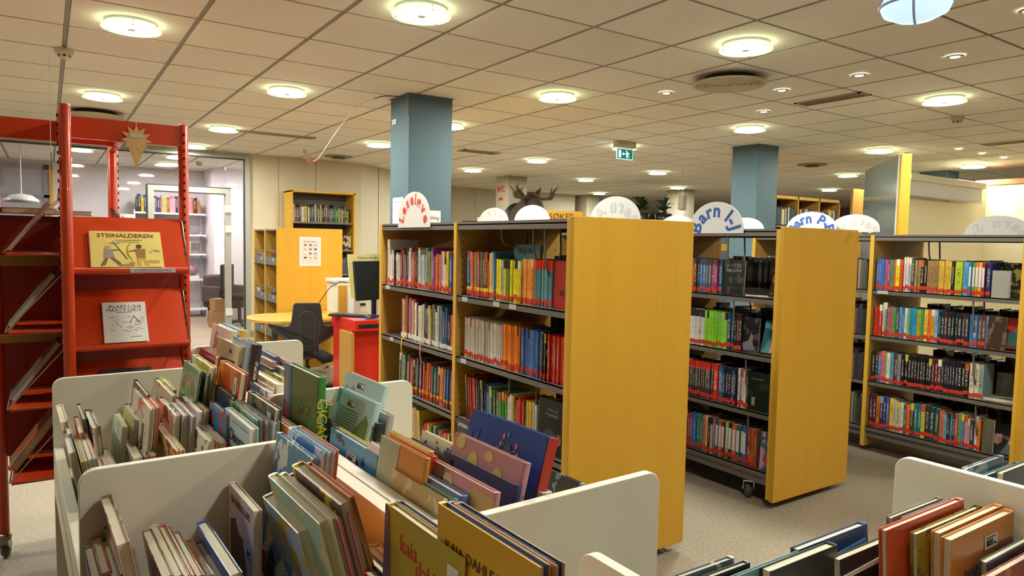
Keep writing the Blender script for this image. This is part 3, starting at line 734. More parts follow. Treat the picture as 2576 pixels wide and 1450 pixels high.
    shelf_run(2.178, 2.0, 9, .205, ['1c2c38', '4c2028', '24383c', '1c2028', '18343c', '282424', '34343c', '402838'], w, s, X3, hv=.002, cat=cat)
    shelf_run(1.998, 1.885, 5, .203, ['2878a8', '4c5c90', '48584c', '782c30', '3c84b4'], w, s, X3, hv=.002, cat=cat)
    s = {}; w = 'third'+e
    shelf_run(2.60, 2.40, 9, .215, ['282c20', '2c3830', '3c68a8', 'd07088', 'a8b850', 'd0d4d0', '5890a8', '6c3830', '88808c'], w, s, X3, hv=.008, cat=cat)
    shelf_run(2.395, 1.98, 22, .213, ['1c1a1c', '201c20', '18181c', '5c2028', '1c2428', '241c30', '181818'], w, s, X3, hv=.004, cat=cat)
    shelf_run(1.978, 1.90, 3, .222, ['d0c8b4', 'c0b8a0', '8898a0'], w, s, X3, hv=.004, cat=cat)
    s = {}; w = 'lowest'+e
    shelf_run(2.60, 2.44, 7, .225, ['4c2430', 'c86c28', '3c2838', '34307c', '505890', 'd8b030'], w, s, X3, hv=.006, cat=cat)
    shelf_run(2.438, 2.30, 6, .215, ['b8b0a0', 'd8d4c8', '505050', 'd8602c', '3c3c34'], w, s, X3, hv=.02, cat=cat)
    shelf_run(2.298, 2.14, 6, .22, ['287078', 'c8c848', '30302c', '1c4844', '204c3c'], w, s, X3, hv=.015, cat=cat)
    shelf_run(2.138, 1.90, 14, .205, ['d06038', 'b88078', '70a4c0', '1c2028', '2c6c70', '2c2830', 'c83858', '60a048', '58789c', 'a89090', 'd08094', '2c344c', 'd8d0d0', 'd87c20'], w, s, X3, hv=.02, cat=cat)
shelf_books()
def rot_to(loc, th, dp, up):
    """matrix of a unit book: thickness axis, depth axis (away from spine), up axis"""
    return frame(loc, th, dp, up)
def vn(*v): return Vector(v).normalized()
def face_out(X, y, z, w, h, t, tilt, yaw, label, cat, c, c2=None, art=1.):
    """book propped face-out towards -x (yaw turns it to the camera side), leaning back by tilt; the front board is side +1"""
    n = Vector((-math.cos(yaw), -math.sin(yaw), 0)); Z = Vector((0, 0, 1)); right = Z.cross(n)
    up = Z*math.cos(tilt) - n*math.sin(tilt); th = n*math.cos(tilt) + Z*math.sin(tilt)
    loc = Vector((X, y, z+.001)) - right*w/2 - n*t/2*math.cos(tilt) + Z*t/2*math.sin(tilt)
    return ruled(label, cat, frame(loc, th, right, up), (t, w, h), c, c2, art)
b = face_out(1.80, 2.318, SH[0], .10, .205, .012, .03, .0, 'red book turned face-out at right end of the nearest top shelf', 'book', 'a02818', '8c2014', 0.)
face_text(b, 'VE', .62, .33, .035, 1, BLACKINK)
b = face_out(1.90, 2.72, SH[0]+.001, .22, .27, .014, .02, 0, 'teal picture book standing behind the yellow paperbacks, upper edge showing', 'book', '4c7880', '446870', 0.)
face_text(b, 'ALLE MÅ', .5, .88, .034, 1, mat('brown_ink', '3c2420', .6))
b = face_out(1.80, 2.37, SH[2], .18, .24, .012, .04, 0, 'black picture book face-out at right end of the nearest third shelf', 'picture book', '141418', '1c2838', 0.)
face_text(b, 'Lukas og', .55, .82, .022, 1, GREYINK); face_text(b, 'dragelegen', .55, .73, .022, 1, GREYINK)
face(b, [(.2, .32), (.35, .46), (.6, .48), (.8, .36), (.7, .2), (.4, .16)], 1, mat('dragon_dark', '24344c', .5), 'cover_picture'); face(b, [(.72, .30), (.8, .42), (.92, .40), (.95, .28), (.85, .2)], 1, mat('dragon_face', '8c6048', .5), 'cover_picture', .002)
b = face_out(3.30, 2.62, SH[0], .14, .20, .02, .05, .05, 'black fantasy novel face-out beside bright spines, middle bookcase top shelf', 'novel', '1c2024', '5c5c40', .5)
face_text(b, 'KATTE', .5, .84, .032, 1, GREYINK); face_text(b, 'KRIGERNE', .5, .70, .022, 1, GREYINK)
b = face_out(3.40, 2.38, SH[0], .13, .2, .018, .6, .3, 'dark book with orange flames leaning at right end, middle top shelf', 'novel', '281c18', 'b86030', 1.)
b = face_out(3.30, 2.50, SH[1], .13, .20, .014, .05, .05, 'black book with a pale rabbit face-out on the middle second shelf', 'novel', '1c1618', '58545c', .6)
face(b, [(.3, .05), (.2, .25), (.5, .35), (.6, .55), (.75, .5), (.7, .3), (.85, .1)], 1, mat('rabbit_grey', '70686c', .6), 'cover_picture')
b = face_out(3.34, 2.375, SH[1], .12, .20, .022, .5, .35, 'pink and teal novel leaning at the end of the middle second shelf', 'novel', 'd0a8ac', '247484', 0.)
face(b, [(0, 0), (.38, 0), (.42, .4), (.55, .75), (.5, 1), (0, 1)], 1, mat('novel_teal', '247484', .5), 'cover_panel')
b = face_out(3.30, 2.43, SH[2], .15, .215, .016, .05, .05, 'dark green book with small figures face-out, middle third shelf', 'novel', '141e18', '2c4438', .4)
face_text(b, 'I hatruens', .5, .83, .02, 1, mat('gold_ink', '78683c', .5)); face(b, [(.3, .12), (.42, .12), (.44, .34), (.28, .34)], 1, mat('figure_tan', '98805c', .6), 'cover_picture')
b = face_out(3.38, 2.35, SH[2], .12, .2, .02, .9, .3, 'cream-edged book tipped far back at end of the middle third shelf', 'novel', '2c2420', 'c8b890', .3)
b = face_out(3.30, 2.345, SH[3], .10, .215, .014, .04, 0, 'blue and pink comic face-out at the end of the middle lowest shelf', 'comic', '3c6490', 'd090a4', 1.)
face_text(b, 'BETON', .5, .83, .026, 1, BLACKINK); face(b, [(.4, .1), (.6, .1), (.66, .45), (.34, .45)], 1, mat('comic_red', 'c04858', .6), 'cover_picture')
b = face_out(4.86, 1.83, SH[0], .18, .235, .02, .55, .3, 'dark green and yellow book leaning face-out, right-hand top shelf', 'novel', '242820', '98883c', 1.)
face_text(b, 'MONSTER', .5, .34, .026, 1, mat('yellow_ink', 'd8d040', .5)); face_text(b, 'KLOAKK!', .5, .16, .03, 1, mat('yellow_ink', 'd8d040', .5))
b = face_out(4.80, 1.845, SH[1], .10, .205, .016, .04, 0, 'brown novel face-out behind a hanging support, right-hand second shelf', 'novel', '3c2c24', '74604c', .8)
b = face_out(4.86, 1.765, SH[1], .14, .20, .03, .45, .3, 'bright red book with teal figure leaning on the right-hand second shelf', 'novel', 'b82c24', '68a8a4', 0.)
face(b, [(.1, .1), (.6, .08), (.7, .4), (.5, .6), (.2, .5)], 1, mat('figure_teal', '58989c', .6), 'cover_picture')
b = face_out(4.84, 1.80, SH[3], .24, .2, .012, .6, .15, 'black picture book with pink faces tipped back, right-hand lowest shelf', 'picture book', '201c1e', '20181c', 0.)
for q in (.3, .62): face(b, [(q, .35), (q+.05, .62), (q+.17, .66), (q+.2, .4), (q+.12, .28)], 1, mat('face_pink', 'd09088', .6), 'cover_picture')
b = face_out(4.80, 1.855, SH[3], .06, .21, .02, .03, 0, 'grey-green book at the end of the right-hand lowest shelf row', 'novel', '5c5848', '484438', .5)
o = ruled('flat-lying book with grey cover on the right-hand third shelf', 'novel', frame((4.81, 1.93, SH[2]+.013), (0, 0, 1), (.148, -.989, 0), (.989, .148, 0)), (.024, .19, .13), '8c8880', '303038', 1.)
t = thing('acrylic_stand', 'clear empty acrylic book stand on the right-hand third shelf', 'display stand', (4.93, 1.80, SH[2]+.001), .2)
MB().box(-.004, 0, -.075, .075, 0, .17).build('back_plate', ACRYL, t, rot=(0, .25, 0)); MB().box(-.08, 0, -.075, .075, 0, .004).build('ledge', ACRYL, t); MB().box(-.084, -.08, -.075, .075, 0, .02).build('lip', ACRYL, t)
t = thing('bookend', 'plain grey metal bookend on the right-hand top shelf', 'bookend', (4.80, 1.885, SH[0]+.001))
MB().box(0, .10, -.001, .001, .002, .165).build('upright_plate', mat('bookend_grey', 'b0aca4', .5), t, rot=(0, 0, -.9)); MB().box(0, .10, -.08, .0, 0, .002).build('foot_plate', mat('bookend_grey', 'b0aca4', .5), t)
t = thing('acrylic_stand', 'dark empty acrylic stand at the back of the right-hand third shelf', 'display stand', (5.02, 1.93, SH[2]+.001), .1)
MB().box(-.004, 0, -.09, .09, 0, .19).build('back_plate', mat('black_gloss', '0c0c0e', .15), t, rot=(0, .3, 0)); MB().box(-.07, 0, -.09, .09, 0, .006).build('ledge', mat('black_gloss', '0c0c0e', .15), t)

# bookmark loops hanging over the shelf edge
for y, c, lb in ((3.815, 'd8b040', 'yellow ribbon bookmark looped over the left bay shelf edge'), (3.56, 'd87888', 'pink ribbon bookmark looped over the left bay shelf edge')):
    p = [(1.80, y, SH[1]+.03), (1.768, y+.005, SH[1]+.005), (1.766, y+.01, SH[1]-.05), (1.768, y-.002, SH[1]-.09), (1.79, y, SH[1]-.11)]
    tag(MB().tube(p, .0035, 6).build('ribbon_bookmark', mat('ribbon_'+c, c, .7)), lb, 'bookmark')

# books on the other sides of the cases and far shelves: seen only as a dark mass
def far_books():
    m = MB(); cols = []
    def row(x, ya, yb, z, sgn, h=.205):
        y = ya
        while y < yb-.02:
            t = random.uniform(.012, .03); hh = h*random.uniform(.85, 1.08); d = random.uniform(.12, .16)
            x0, x1 = (x-d, x) if sgn > 0 else (x, x+d)
            m.box(x0, x1, y, y+t*.95, z, z+hh); c = random.choice(['3c3430', '4c2c28', '2c3440', '5c5048', '6c4838', '28282c', '8c7c6c', '44503c']); cols.extend([lin(c)]*6); y += t
    for (xb, ya, yb) in ((2.43, 2.26, 3.10), (2.43, 3.22, 4.05), (3.93, 2.34, 3.2), (3.93, 3.32, 4.15), (5.44, 1.75, 2.58), (5.44, 2.66, 3.5)):
        for z in SH: row(xb, ya, yb-random.uniform(0, .15), z, 1)
    def rowx(y, xa, xb, z, h):
        x = xa
        while x < xb-.02:
            t = random.uniform(.016, .04); hh = h*random.uniform(.8, 1.05)
            m.box(x, x+t*.95, y, y+.16, z, z+hh); c = random.choice(['3c3c3c', '6c3830', 'a89880', '2c3c54', '8c7c6c', '1c1c1e', 'c8c0b0', '4c3c34', 'c0a040', '34444c']); cols.extend([lin(c)]*6); x += t
    for k in range(3):
        for z in (1.75, 1.42, 1.09, .76): rowx(5.82, 8.17+k*.5, 8.60+k*.5, z, .24)
    row_y = (3.32, 3.52)
    for z in SH: row(4.80, 2.66, 3.5, z, -1)
    me = m.mesh('far_books', None); me.materials.clear()
    t = NT('far_book_spines'); at = t.n('ShaderNodeAttribute', attribute_name='bookcol'); t.col(at.outputs['Color']); t.b.inputs['Roughness'].default_value = .5; me.materials.append(t.m)
    ca = me.color_attributes.new('bookcol', 'FLOAT_COLOR', 'CORNER')
    for p, c in zip(me.polygons, cols):
        for li in p.loop_indices: ca.data[li].color = (*c, 1)
    tag(link('far_books', me), 'distant and half hidden rows of dark book backs behind the nearer shelves', 'books', None, 'stuff')
far_books()
def green_monster():
    b = face_out(4.84, 2.70, SH[0], .15, .22, .014, .25, 0, 'dark book with yellow creature face-out beyond the right-hand upright', 'novel', '1c2418', '98904c', 0.)
    face(b, [(.1, .15), (.3, .3), (.9, .2), (.95, .1), (.3, .18)], 1, mat('creature_yellow', 'c8b030', .6), 'cover_picture'); face(b, [(.3, .62), (.5, .8), (.8, .78), (.9, .6), (.6, .55)], 1, mat('creature_yellow', 'c8b030', .6), 'cover_picture')
    b = face_out(4.84, 2.70, SH[3], .13, .2, .02, .06, 0, 'white children\'s book with plant, face-out beyond the right-hand upright', 'novel', 'dcd8d0', '60984c', .3)
    face_text(b, 'ER', .5, .8, .04, 1, REDINK)
green_monster()

# ================================================================== PICTURE BOOK BROWSERS
TH = math.radians(2.0)
UU = Vector((math.cos(TH), math.sin(TH), 0)); VV = Vector((-math.sin(TH), math.cos(TH), 0)); ZZ = Vector((0, 0, 1))
PT = .92          # top of the divider panels
BF = .60          # bin floor
def uvw(u, v, z): return UU*u + VV*v + ZZ*z
def browser(label, u0, u1, spine_side, panels, vmin, vmax):
    t = thing('picture_book_browser', label, 'book browser', tuple(uvw(u0, vmin, 0)), TH, 'white picture book browsers')
    L = u1-u0
    for v in panels:
        y = v-vmin
        MB().prism(round_poly(0, L, .06, PT, .035, 6, (1, 1, 0, 0)), y-.011, y+.011, 'y').build('divider_panel', WHITEL, t, bevel=.002)
    s0, s1 = (L-.036, L) if spine_side > 0 else (0, .036)
    MB().box(s0, s1, 0, vmax-vmin, .30, PT-.06).build('spine_board', WHITEL, t, bevel=.002)
    f0, f1 = (0, .03) if spine_side > 0 else (L-.03, L)
    ps = sorted(panels)
    for a, b in zip(ps, ps[1:]):
        MB().box(.0, L, a-vmin+.011, b-vmin-.011, BF-.02, BF).build('bin_floor', WHITEL, t)
        MB().box(f0, f1, a-vmin+.011, b-vmin-.011, BF-.10, BF+.07).build('front_rail', WHITEL, t, bevel=.003)
        MB().box(.0, L, a-vmin+.011, b-vmin-.011, .10, .12).build('lower_shelf', WHITEL, t)
    MB().box(.04, L-.04, .05, vmax-vmin-.05, 0, .06).build('plinth', mat('plinth_grey', '5c5850', .6), t)
    return t
browser('left white picture-book browser with two long bins facing left', .107, .668, 1, [.58, 1.765, 2.955], .56, 2.97)
browser('right white picture-book browser back to back with the left one', .672, 1.205, -1, [1.08, 2.30, 3.50], 1.06, 3.52)
BINS = [
 ('lf', 0.12, 2.643, 0.84, 0.28, 0.012, -12, '7a2a26', 'e8ddc8', ''), ('lf', 0.12, 2.649, 0.86, 0.258, 0.02, -10, 'e6d8bb', '', ''),
 ('lf', 0.13, 2.589, 0.84, 0.296, 0.012, -8, 'd9cfcf', '8a3038', ''), ('lf', 0.124, 2.397, 0.83, 0.278, 0.016, -10, '9fb6c4', '', ''),
 ('lf', 0.159, 2.551, 0.84, 0.225, 0.014, -8, 'c8452a', '', ''), ('lf', 0.174, 2.647, 0.86, 0.237, 0.01, -10, '39404c', '', ''),
 ('lf', 0.195, 2.567, 0.85, 0.266, 0.018, -5, 'd8d6cc', '303236', ''), ('lf', 0.205, 2.572, 0.85, 0.24, 0.012, -5, '8d918c', '', ''),
 ('lf', 0.146, 2.333, 0.82, 0.291, 0.012, -9, 'e0a83c', '', ''), ('lf', 0.152, 2.331, 0.82, 0.294, 0.014, -9, '7f9a92', '', ''),
 ('lf', 0.164, 2.36, 0.82, 0.327, 0.016, -9, 'b9b4c0', '', ''), ('lf', 0.175, 2.358, 0.82, 0.316, 0.01, -9, 'd06c3c', '7a90b4', ''),
 ('lf', 0.196, 2.369, 0.76, 0.22, 0.022, -6, 'd8cbb0', 'b03028', ''), ('lf', 0.222, 2.402, 0.76, 0.22, 0.03, -6, '8e8a84', '', ''),
 ('lf', 0.276, 2.552, 0.84, 0.221, 0.016, 4, 'd6dcc0', 'a8b890', ''), ('lf', 0.309, 2.56, 0.86, 0.257, 0.014, 4, 'd8c878', '8c9aa0', ''),
 ('lf', 0.324, 2.528, 0.86, 0.302, 0.02, 4, 'dcd8cc', '707a68', ''), ('lf', 0.346, 2.609, 0.93, 0.277, 0.012, 6, '3c3a3c', '', ''),
 ('lf', 0.334, 2.475, 0.92, 0.34, 0.016, 5, 'ddd6c2', 'd86a58', ''), ('lf', 0.352, 2.481, 0.92, 0.34, 0.012, 5, 'e08060', '', ''),
 ('lf', 0.291, 2.39, 0.78, 0.217, 0.022, -6, 'e4d8bc', '', ''), ('lf', 0.314, 2.383, 0.78, 0.2, 0.016, -6, '5878b0', '', ''),
 ('lf', 0.327, 2.371, 0.79, 0.252, 0.018, -6, 'c03c3c', '8fb0d0', ''), ('lf', 0.366, 2.255, 0.84, 0.34, 0.014, -4, 'd8c860', 'a02c34', ''),
 ('lf', 0.377, 2.255, 0.84, 0.34, 0.012, -4, 'ece2b0', '', ''), ('lf', 0.42, 2.627, 0.92, 0.334, 0.016, 6, 'c8b492', '7a5c44', ''),
 ('lf', 0.439, 2.678, 0.92, 0.249, 0.014, 6, 'c4c860', '', ''), ('lf', 0.395, 2.408, 0.9, 0.294, 0.016, 3, 'e2d0d0', '3a3030', ''),
 ('lf', 0.416, 2.406, 0.9, 0.315, 0.018, 3, 'a8b0b0', '', ''), ('lf', 0.434, 2.376, 0.9, 0.307, 0.016, 3, 'a89ab4', 'b83030', ''),
 ('lf', 0.465, 2.413, 0.9, 0.285, 0.024, 4, 'e0dcd2', '787078', ''), ('lf', 0.483, 2.411, 0.9, 0.269, 0.018, 4, '6c4c44', '', ''),
 ('lf', 0.448, 2.231, 0.86, 0.325, 0.02, 2, 'e8e2d4', '3c3838', 'M'), ('lf', 0.471, 2.188, 0.86, 0.315, 0.024, 2, 'e4d6bc', 'b83040', ''),
 ('lf', 0.493, 2.531, 1.0, 0.235, 0.012, 9, '7c9c78', 'c88868', 'rainbow'), ('lf', 0.515, 2.545, 0.99, 0.289, 0.014, 8, '2c4038', '', ''),
 ('lf', 0.534, 2.556, 1.01, 0.282, 0.022, 8, 'e4dcb8', 'd0b030', 'L'), ('lf', 0.567, 2.622, 1.03, 0.25, 0.016, 8, '8c2030', 'c8a0a0', ''),
 ('lf', 0.578, 2.335, 1.02, 0.266, 0.024, 8, 'c84818', 'e08030', 'L'), ('lf', 0.544, 2.308, 0.95, 0.21, 0.012, 6, '3c4458', '', ''),
 ('lf', 0.506, 2.203, 0.92, 0.22, 0.014, 6, '2878a8', 'b04838', ''), ('lf', 0.516, 2.015, 0.93, 0.277, 0.022, 2, 'b8d0dc', 'a86858', 'Dino'),
 ('lf', 0.542, 2.074, 0.94, 0.287, 0.014, 3, '4c7c40', 'a0b8a0', ''), ('lf', 0.553, 2.066, 0.94, 0.298, 0.012, 3, '88b0b0', '', ''),
 ('lf', 0.562, 2.053, 0.94, 0.308, 0.014, 3, 'b86870', 'd8c8b8', ''), ('lf', 0.576, 2.008, 0.94, 0.256, 0.018, 3, '90b0cc', '', ''),
 ('lf', 0.586, 2.032, 0.97, 0.272, 0.02, 5, '3c3430', '807060', 'M'), ('lf', 0.601, 1.91, 0.93, 0.22, 0.014, 5, 'd87828', '', ''),
 ('ln', 0.12, 1.621, 0.76, 0.22, 0.018, -7, '4c3468', '', ''), ('ln', 0.12, 1.618, 0.76, 0.22, 0.016, -7, 'c85030', '90b0d0', ''),
 ('ln', 0.12, 1.625, 0.76, 0.22, 0.016, -7, '2c5880', '90b890', ''), ('ln', 0.137, 1.649, 0.77, 0.2, 0.018, -7, 'e0a828', 'd06030', ''),
 ('ln', 0.153, 1.622, 0.77, 0.206, 0.02, -7, 'b03030', '404468', ''), ('ln', 0.164, 1.614, 0.79, 0.272, 0.024, -8, '8c7868', '', ''),
 ('ln', 0.158, 1.599, 0.86, 0.296, 0.022, -10, 'c89890', '6c5450', ''), ('ln', 0.232, 1.574, 0.78, 0.267, 0.02, -8, '702850', '98a050', ''),
 ('ln', 0.249, 1.577, 0.78, 0.295, 0.02, -8, 'c8c0a0', '', ''), ('ln', 0.264, 1.567, 0.78, 0.294, 0.014, -8, 'b85030', '', ''),
 ('ln', 0.273, 1.557, 0.78, 0.284, 0.012, -8, '90b0b8', 'c08878', ''), ('ln', 0.286, 1.556, 0.77, 0.252, 0.018, -8, 'd06c30', '506898', ''),
 ('ln', 0.306, 1.546, 0.76, 0.206, 0.018, -8, 'd8d8d0', '', ''), ('ln', 0.327, 1.516, 0.76, 0.22, 0.02, -8, '287890', '', ''),
 ('ln', 0.333, 1.487, 0.8, 0.303, 0.022, -9, '3458a0', '', ''), ('ln', 0.427, 1.638, 0.84, 0.219, 0.018, 1, 'd8c8c4', '5c5050', 'skrue'),
 ('ln', 0.476, 1.496, 0.84, 0.248, 0.03, -14, 'b8c8d4', 'd8b838', ''), ('ln', 0.482, 1.443, 0.89, 0.334, 0.022, -14, 'a8c8b4', 'd8cca0', ''),
 ('ln', 0.495, 1.415, 0.9, 0.32, 0.014, -14, 'd8d8b8', '', ''), ('ln', 0.511, 1.405, 0.9, 0.311, 0.024, -14, 'c8707a', '', ''),
 ('ln', 0.516, 1.393, 0.93, 0.286, 0.028, -14, '5c3838', 'd8b838', ''), ('ln', 0.527, 1.372, 0.94, 0.246, 0.01, -16, 'c8741c', '', ''),
 ('ln', 0.539, 1.615, 0.95, 0.246, 0.014, 8, '6898c8', 'e8e8e8', 'M_los'), ('ln', 0.565, 1.61, 0.96, 0.246, 0.012, 6, '4880b8', 'e0e4e8', 'M'),
 ('ln', 0.577, 1.61, 0.96, 0.25, 0.014, 6, '90b4d0', '', ''), ('ln', 0.590, 1.61, 0.96, 0.25, 0.012, 6, 'c88078', '', ''),
 ('ln', 0.567, 1.25, 0.78, 0.22, 0.024, -4, 'c83c20', '', ''), ('ln', 0.581, 1.258, 0.79, 0.22, 0.014, -4, '2c2826', '', ''),
 ('ln', 0.602, 1.229, 0.79, 0.22, 0.018, -4, 'a8b8a8', '', ''), ('ln', 0.615, 1.226, 0.79, 0.22, 0.018, -4, 'd86028', 'e0a030', ''),
 ('ln', 0.588, 1.06, 0.93, 0.291, 0.018, 2, 'b09830', '706878', 'N_kaia1'), ('ln', 0.605, 1.064, 0.93, 0.283, 0.012, 2, '5c5464', '', ''),
 ('ln', 0.594, 0.873, 0.99, 0.288, 0.018, 1, 'd0a010', 'c08808', 'N_kaia2'), ('ln', 0.606, 0.871, 0.99, 0.28, 0.014, 1, '2c4088', '', ''),
 ('ln', 0.615, 0.867, 0.99, 0.28, 0.012, 1, '2a2826', '', ''), ('ln', 0.615, 0.862, 0.99, 0.281, 0.016, 1, 'b88c80', '', ''),
 ('rf', 0.782, 3.31, 1.03, 0.34, 0.03, 8, 'e4d8cc', 'd08048', 'kang'), ('rf', 0.822, 3.303, 1.03, 0.34, 0.03, 8, '4898c0', 'e8c060', ''),
 ('rf', 0.743, 3.033, 1.0, 0.34, 0.028, 8, 'ddcfa4', '30487c', 'janosch'), ('rf', 0.776, 2.852, 1.02, 0.201, 0.026, 8, '2a2426', '', ''),
 ('rf', 0.766, 2.923, 1.02, 0.257, 0.024, 8, '98b0c4', '', ''), ('rf', 0.917, 3.084, 0.93, 0.219, 0.022, 6, '545890', '', ''),
 ('rf', 0.943, 2.985, 0.92, 0.22, 0.018, 6, 'c8a090', '', ''), ('rf', 0.884, 3.021, 0.92, 0.213, 0.022, 6, 'b08070', '', ''),
 ('rf', 0.865, 2.971, 0.9, 0.22, 0.022, 6, '3c4048', '', ''), ('rf', 0.753, 2.659, 0.88, 0.262, 0.018, 4, '505870', 'c8ccd0', 'barcode'),
 ('rf', 0.809, 2.758, 0.89, 0.336, 0.03, 4, 'ddd4bc', '', ''), ('rf', 0.858, 2.832, 0.89, 0.273, 0.02, 4, '807860', 'c8b448', ''),
 ('rf', 0.904, 2.87, 0.9, 0.22, 0.02, 4, 'd8d4c4', '385038', ''), ('rf', 0.778, 2.752, 0.88, 0.34, 0.014, 4, 'c8a888', '', ''),
 ('rn', 0.738, 2.122, 1.03, 0.305, 0.026, 2, '3a7c3c', '4c88c8', 'giga'), ('rn', 0.787, 2.143, 0.93, 0.233, 0.018, 3, '7c8468', '', ''),
 ('rn', 0.774, 2.129, 0.89, 0.22, 0.02, 3, '20242c', '', ''), ('rn', 0.948, 2.118, 0.98, 0.301, 0.022, 16, 'b8ccc8', '68889c', 'mountain'),
 ('rn', 0.846, 1.945, 0.97, 0.263, 0.022, 14, 'a8c4d0', '5888b8', 'husk'), ('rn', 0.886, 1.951, 0.93, 0.276, 0.024, 10, 'a09898', '', ''),
 ('rn', 0.846, 1.899, 0.915, 0.209, 0.022, 10, '24282e', '', ''), ('rn', 0.739, 1.721, 0.9, 0.318, 0.018, 7, '4888b4', '203868', 'barcode'),
 ('rn', 0.759, 1.752, 0.895, 0.303, 0.012, 7, 'd8c030', '', ''), ('rn', 0.741, 1.526, 0.92, 0.231, 0.012, 7, 'dcdcd8', '', ''),
 ('rn', 0.744, 1.446, 0.955, 0.226, 0.014, 9, 'c08838', 'a8b898', 'stripe'), ('rn', 0.779, 1.476, 0.945, 0.218, 0.016, 9, 'c83820', '', ''),
 ('rn', 0.792, 1.513, 0.945, 0.22, 0.014, 9, 'c8b860', '', ''), ('rn', 0.828, 1.476, 0.93, 0.22, 0.014, 9, '382844', '', ''),
 ('rn', 0.857, 1.452, 0.95, 0.22, 0.012, 10, 'e4dcd0', 'c06040', 'floral'), ('rn', 0.756, 1.331, 0.91, 0.269, 0.022, 7, '6078b4', '', ''),
 ('rn', 0.739, 1.338, 0.905, 0.272, 0.012, 7, '6c8c80', '', ''), ('rn', 0.725, 1.345, 0.9, 0.244, 0.01, 7, 'a89860', 'c0b890', ''),
 ('rn', 0.785, 1.278, 0.935, 0.316, 0.018, 9, 'c89098', '704028', 'bear'), ('rn', 0.838, 1.265, 0.94, 0.29, 0.02, 10, '343c6c', 'c8c048', 'worm'),
 ('rn', 0.865, 1.265, 0.98, 0.277, 0.02, 14, 'c08c98', 'd8c878', 'dots'), ('rn', 0.94, 1.289, 1.02, 0.305, 0.024, 16, '24489c', '1c3060', 'monster'),
 ('rn', 0.913, 1.23, 0.91, 0.22, 0.03, 8, 'c8c8c4', '', ''), ('rn', 1.015, 1.23, 0.91, 0.22, 0.012, 10, '5c4434', '90b8a0', ''),
]
BIN_NAME = {'lf': 'far bin of the left browser', 'ln': 'near bin of the left browser', 'rf': 'far bin of the right browser', 'rn': 'near bin of the right browser'}
BIN_LABEL = {'rainbow': 'green picture book with a faded red rainbow, standing up in the left browser', 'Dino': 'pale blue dinosaur picture book with a white M sticker', 'skrue': 'pinkish picture book with dark blot titled EN SKRUE LØS',
 'M_los': 'sky blue picture book with a cream oval title and M sticker', 'N_kaia1': 'olive yellow picture book with red handwritten lettering, lower front', 'N_kaia2': 'bright yellow picture book with brown handwritten capitals, lower front',
 'kang': 'white board book with a small orange kangaroo', 'janosch': 'cream hardback with JANOSCH on its spine', 'giga': 'tall green picture book with yellow GIGABROV spine', 'mountain': 'pale blue book back with drawn mountains and a barcode',
 'husk': 'light blue book back with text block, barcode and green tree', 'stripe': 'orange and pale green book back in the right browser', 'floral': 'white book with small coloured flowers and leaves', 'bear': 'pink book back with brown and orange animal shapes',
 'worm': 'navy book back with blue and yellow squiggles', 'dots': 'pink book back with pale yellow ovals', 'monster': 'large royal blue book with monster, pink balloons and red spine'}
STICK = MB().box(-.019, .019, -.026, .026, -.0003, .0003).mesh('letter_sticker', PAPER)
def sticker(o, letter, y, z, side=1, size=.03):
    sx, sy, sz = o.scale; k = Matrix.Diagonal((1/sx, 1/sy, 1/sz, 1))
    if side > 0: base = frame((.5*sx+.0006, y*sy, z*sz), (0, 1, 0), (0, 0, 1), (1, 0, 0))
    else: base = frame((-.5*sx-.0006, y*sy, z*sz), (0, -1, 0), (0, 0, 1), (-1, 0, 0))
    st = link('letter_sticker', bpy.data.meshes.new_from_object(bpy.data.objects['_stick']) if False else STICKV, o, mw=k @ base)
    text(letter, size, BLACKINK, st, Matrix.Translation((0, -.006, .0006)), 'letter')
STICKV = MB().box(-.018, .018, -.027, .027, 0, .0006).mesh('letter_sticker', PAPER)
BARM = MB().box(-.03, .03, -.014, .014, 0, .0006).mesh('barcode_label', PAPER)
def bars_mesh():
    m = MB(); x = -.022; rr = random.Random(3)
    while x < .008:
        w = rr.choice((.0008, .0014, .002)); m.box(x, x+w, -.009, .005, .0006, .0009); x += w+rr.choice((.0008, .0014))
    m.box(.012, .024, -.009, -.004, .0006, .0009); m.box(-.024, .02, .008, .0105, .0006, .0009)
    return m.mesh('bars', BLACKINK)
BARS = bars_mesh()
def barcode(o, y, z, side):
    sx, sy, sz = o.scale; k = Matrix.Diagonal((1/sx, 1/sy, 1/sz, 1))
    base = frame((.5*sx+.0006, y*sy, z*sz), (0, 1, 0), (0, 0, 1), (1, 0, 0)) if side > 0 else frame((-.5*sx-.0006, y*sy, z*sz), (0, -1, 0), (0, 0, 1), (-1, 0, 0))
    link('bars', BARS, link('barcode_label', BARM, o, mw=k @ base))
def ell(cy, cz, ry, rz, n=18): return [(cy+ry*math.cos(2*PI*k/n), cz+rz*math.sin(2*PI*k/n)) for k in range(n)]
def ink(c): return mat('print_'+c, c, .45)
def bin_books():
    order = {}
    for q in BINS: order.setdefault(q[0], []).append(q)
    for un in order: order[un].sort(key=lambda q: q[1])
    for un, rows in order.items():
        for i, (_, u, v, zt, w, t, lean, c, c2, note) in enumerate(rows):
            l = math.radians(lean); h = min(.40, (zt-BF)/math.cos(l)-.002)
            up = ZZ*math.cos(l) + UU*math.sin(l); T = uvw(u, v, zt); base = T - up*h
            if un[0] == 'l': th = -UU*math.cos(l) + ZZ*math.sin(l); dp = -VV; loc = base + VV*w/2; sd = 1
            else: th = UU*math.cos(l) - ZZ*math.sin(l); dp = VV; loc = base - VV*w/2; sd = -1
            lb = BIN_LABEL.get(note) or f"{colour_word(c)} picture book, {ordinal(i+1)} from the left in the {BIN_NAME[un]}"
            o = ruled(lb, 'picture book', frame(loc, th, dp, up), (t, w, h), c, c2 or None, 1. if c2 else 0., 'picture_book', 'picture books in the white browsers')
            decorate(o, note, sd)
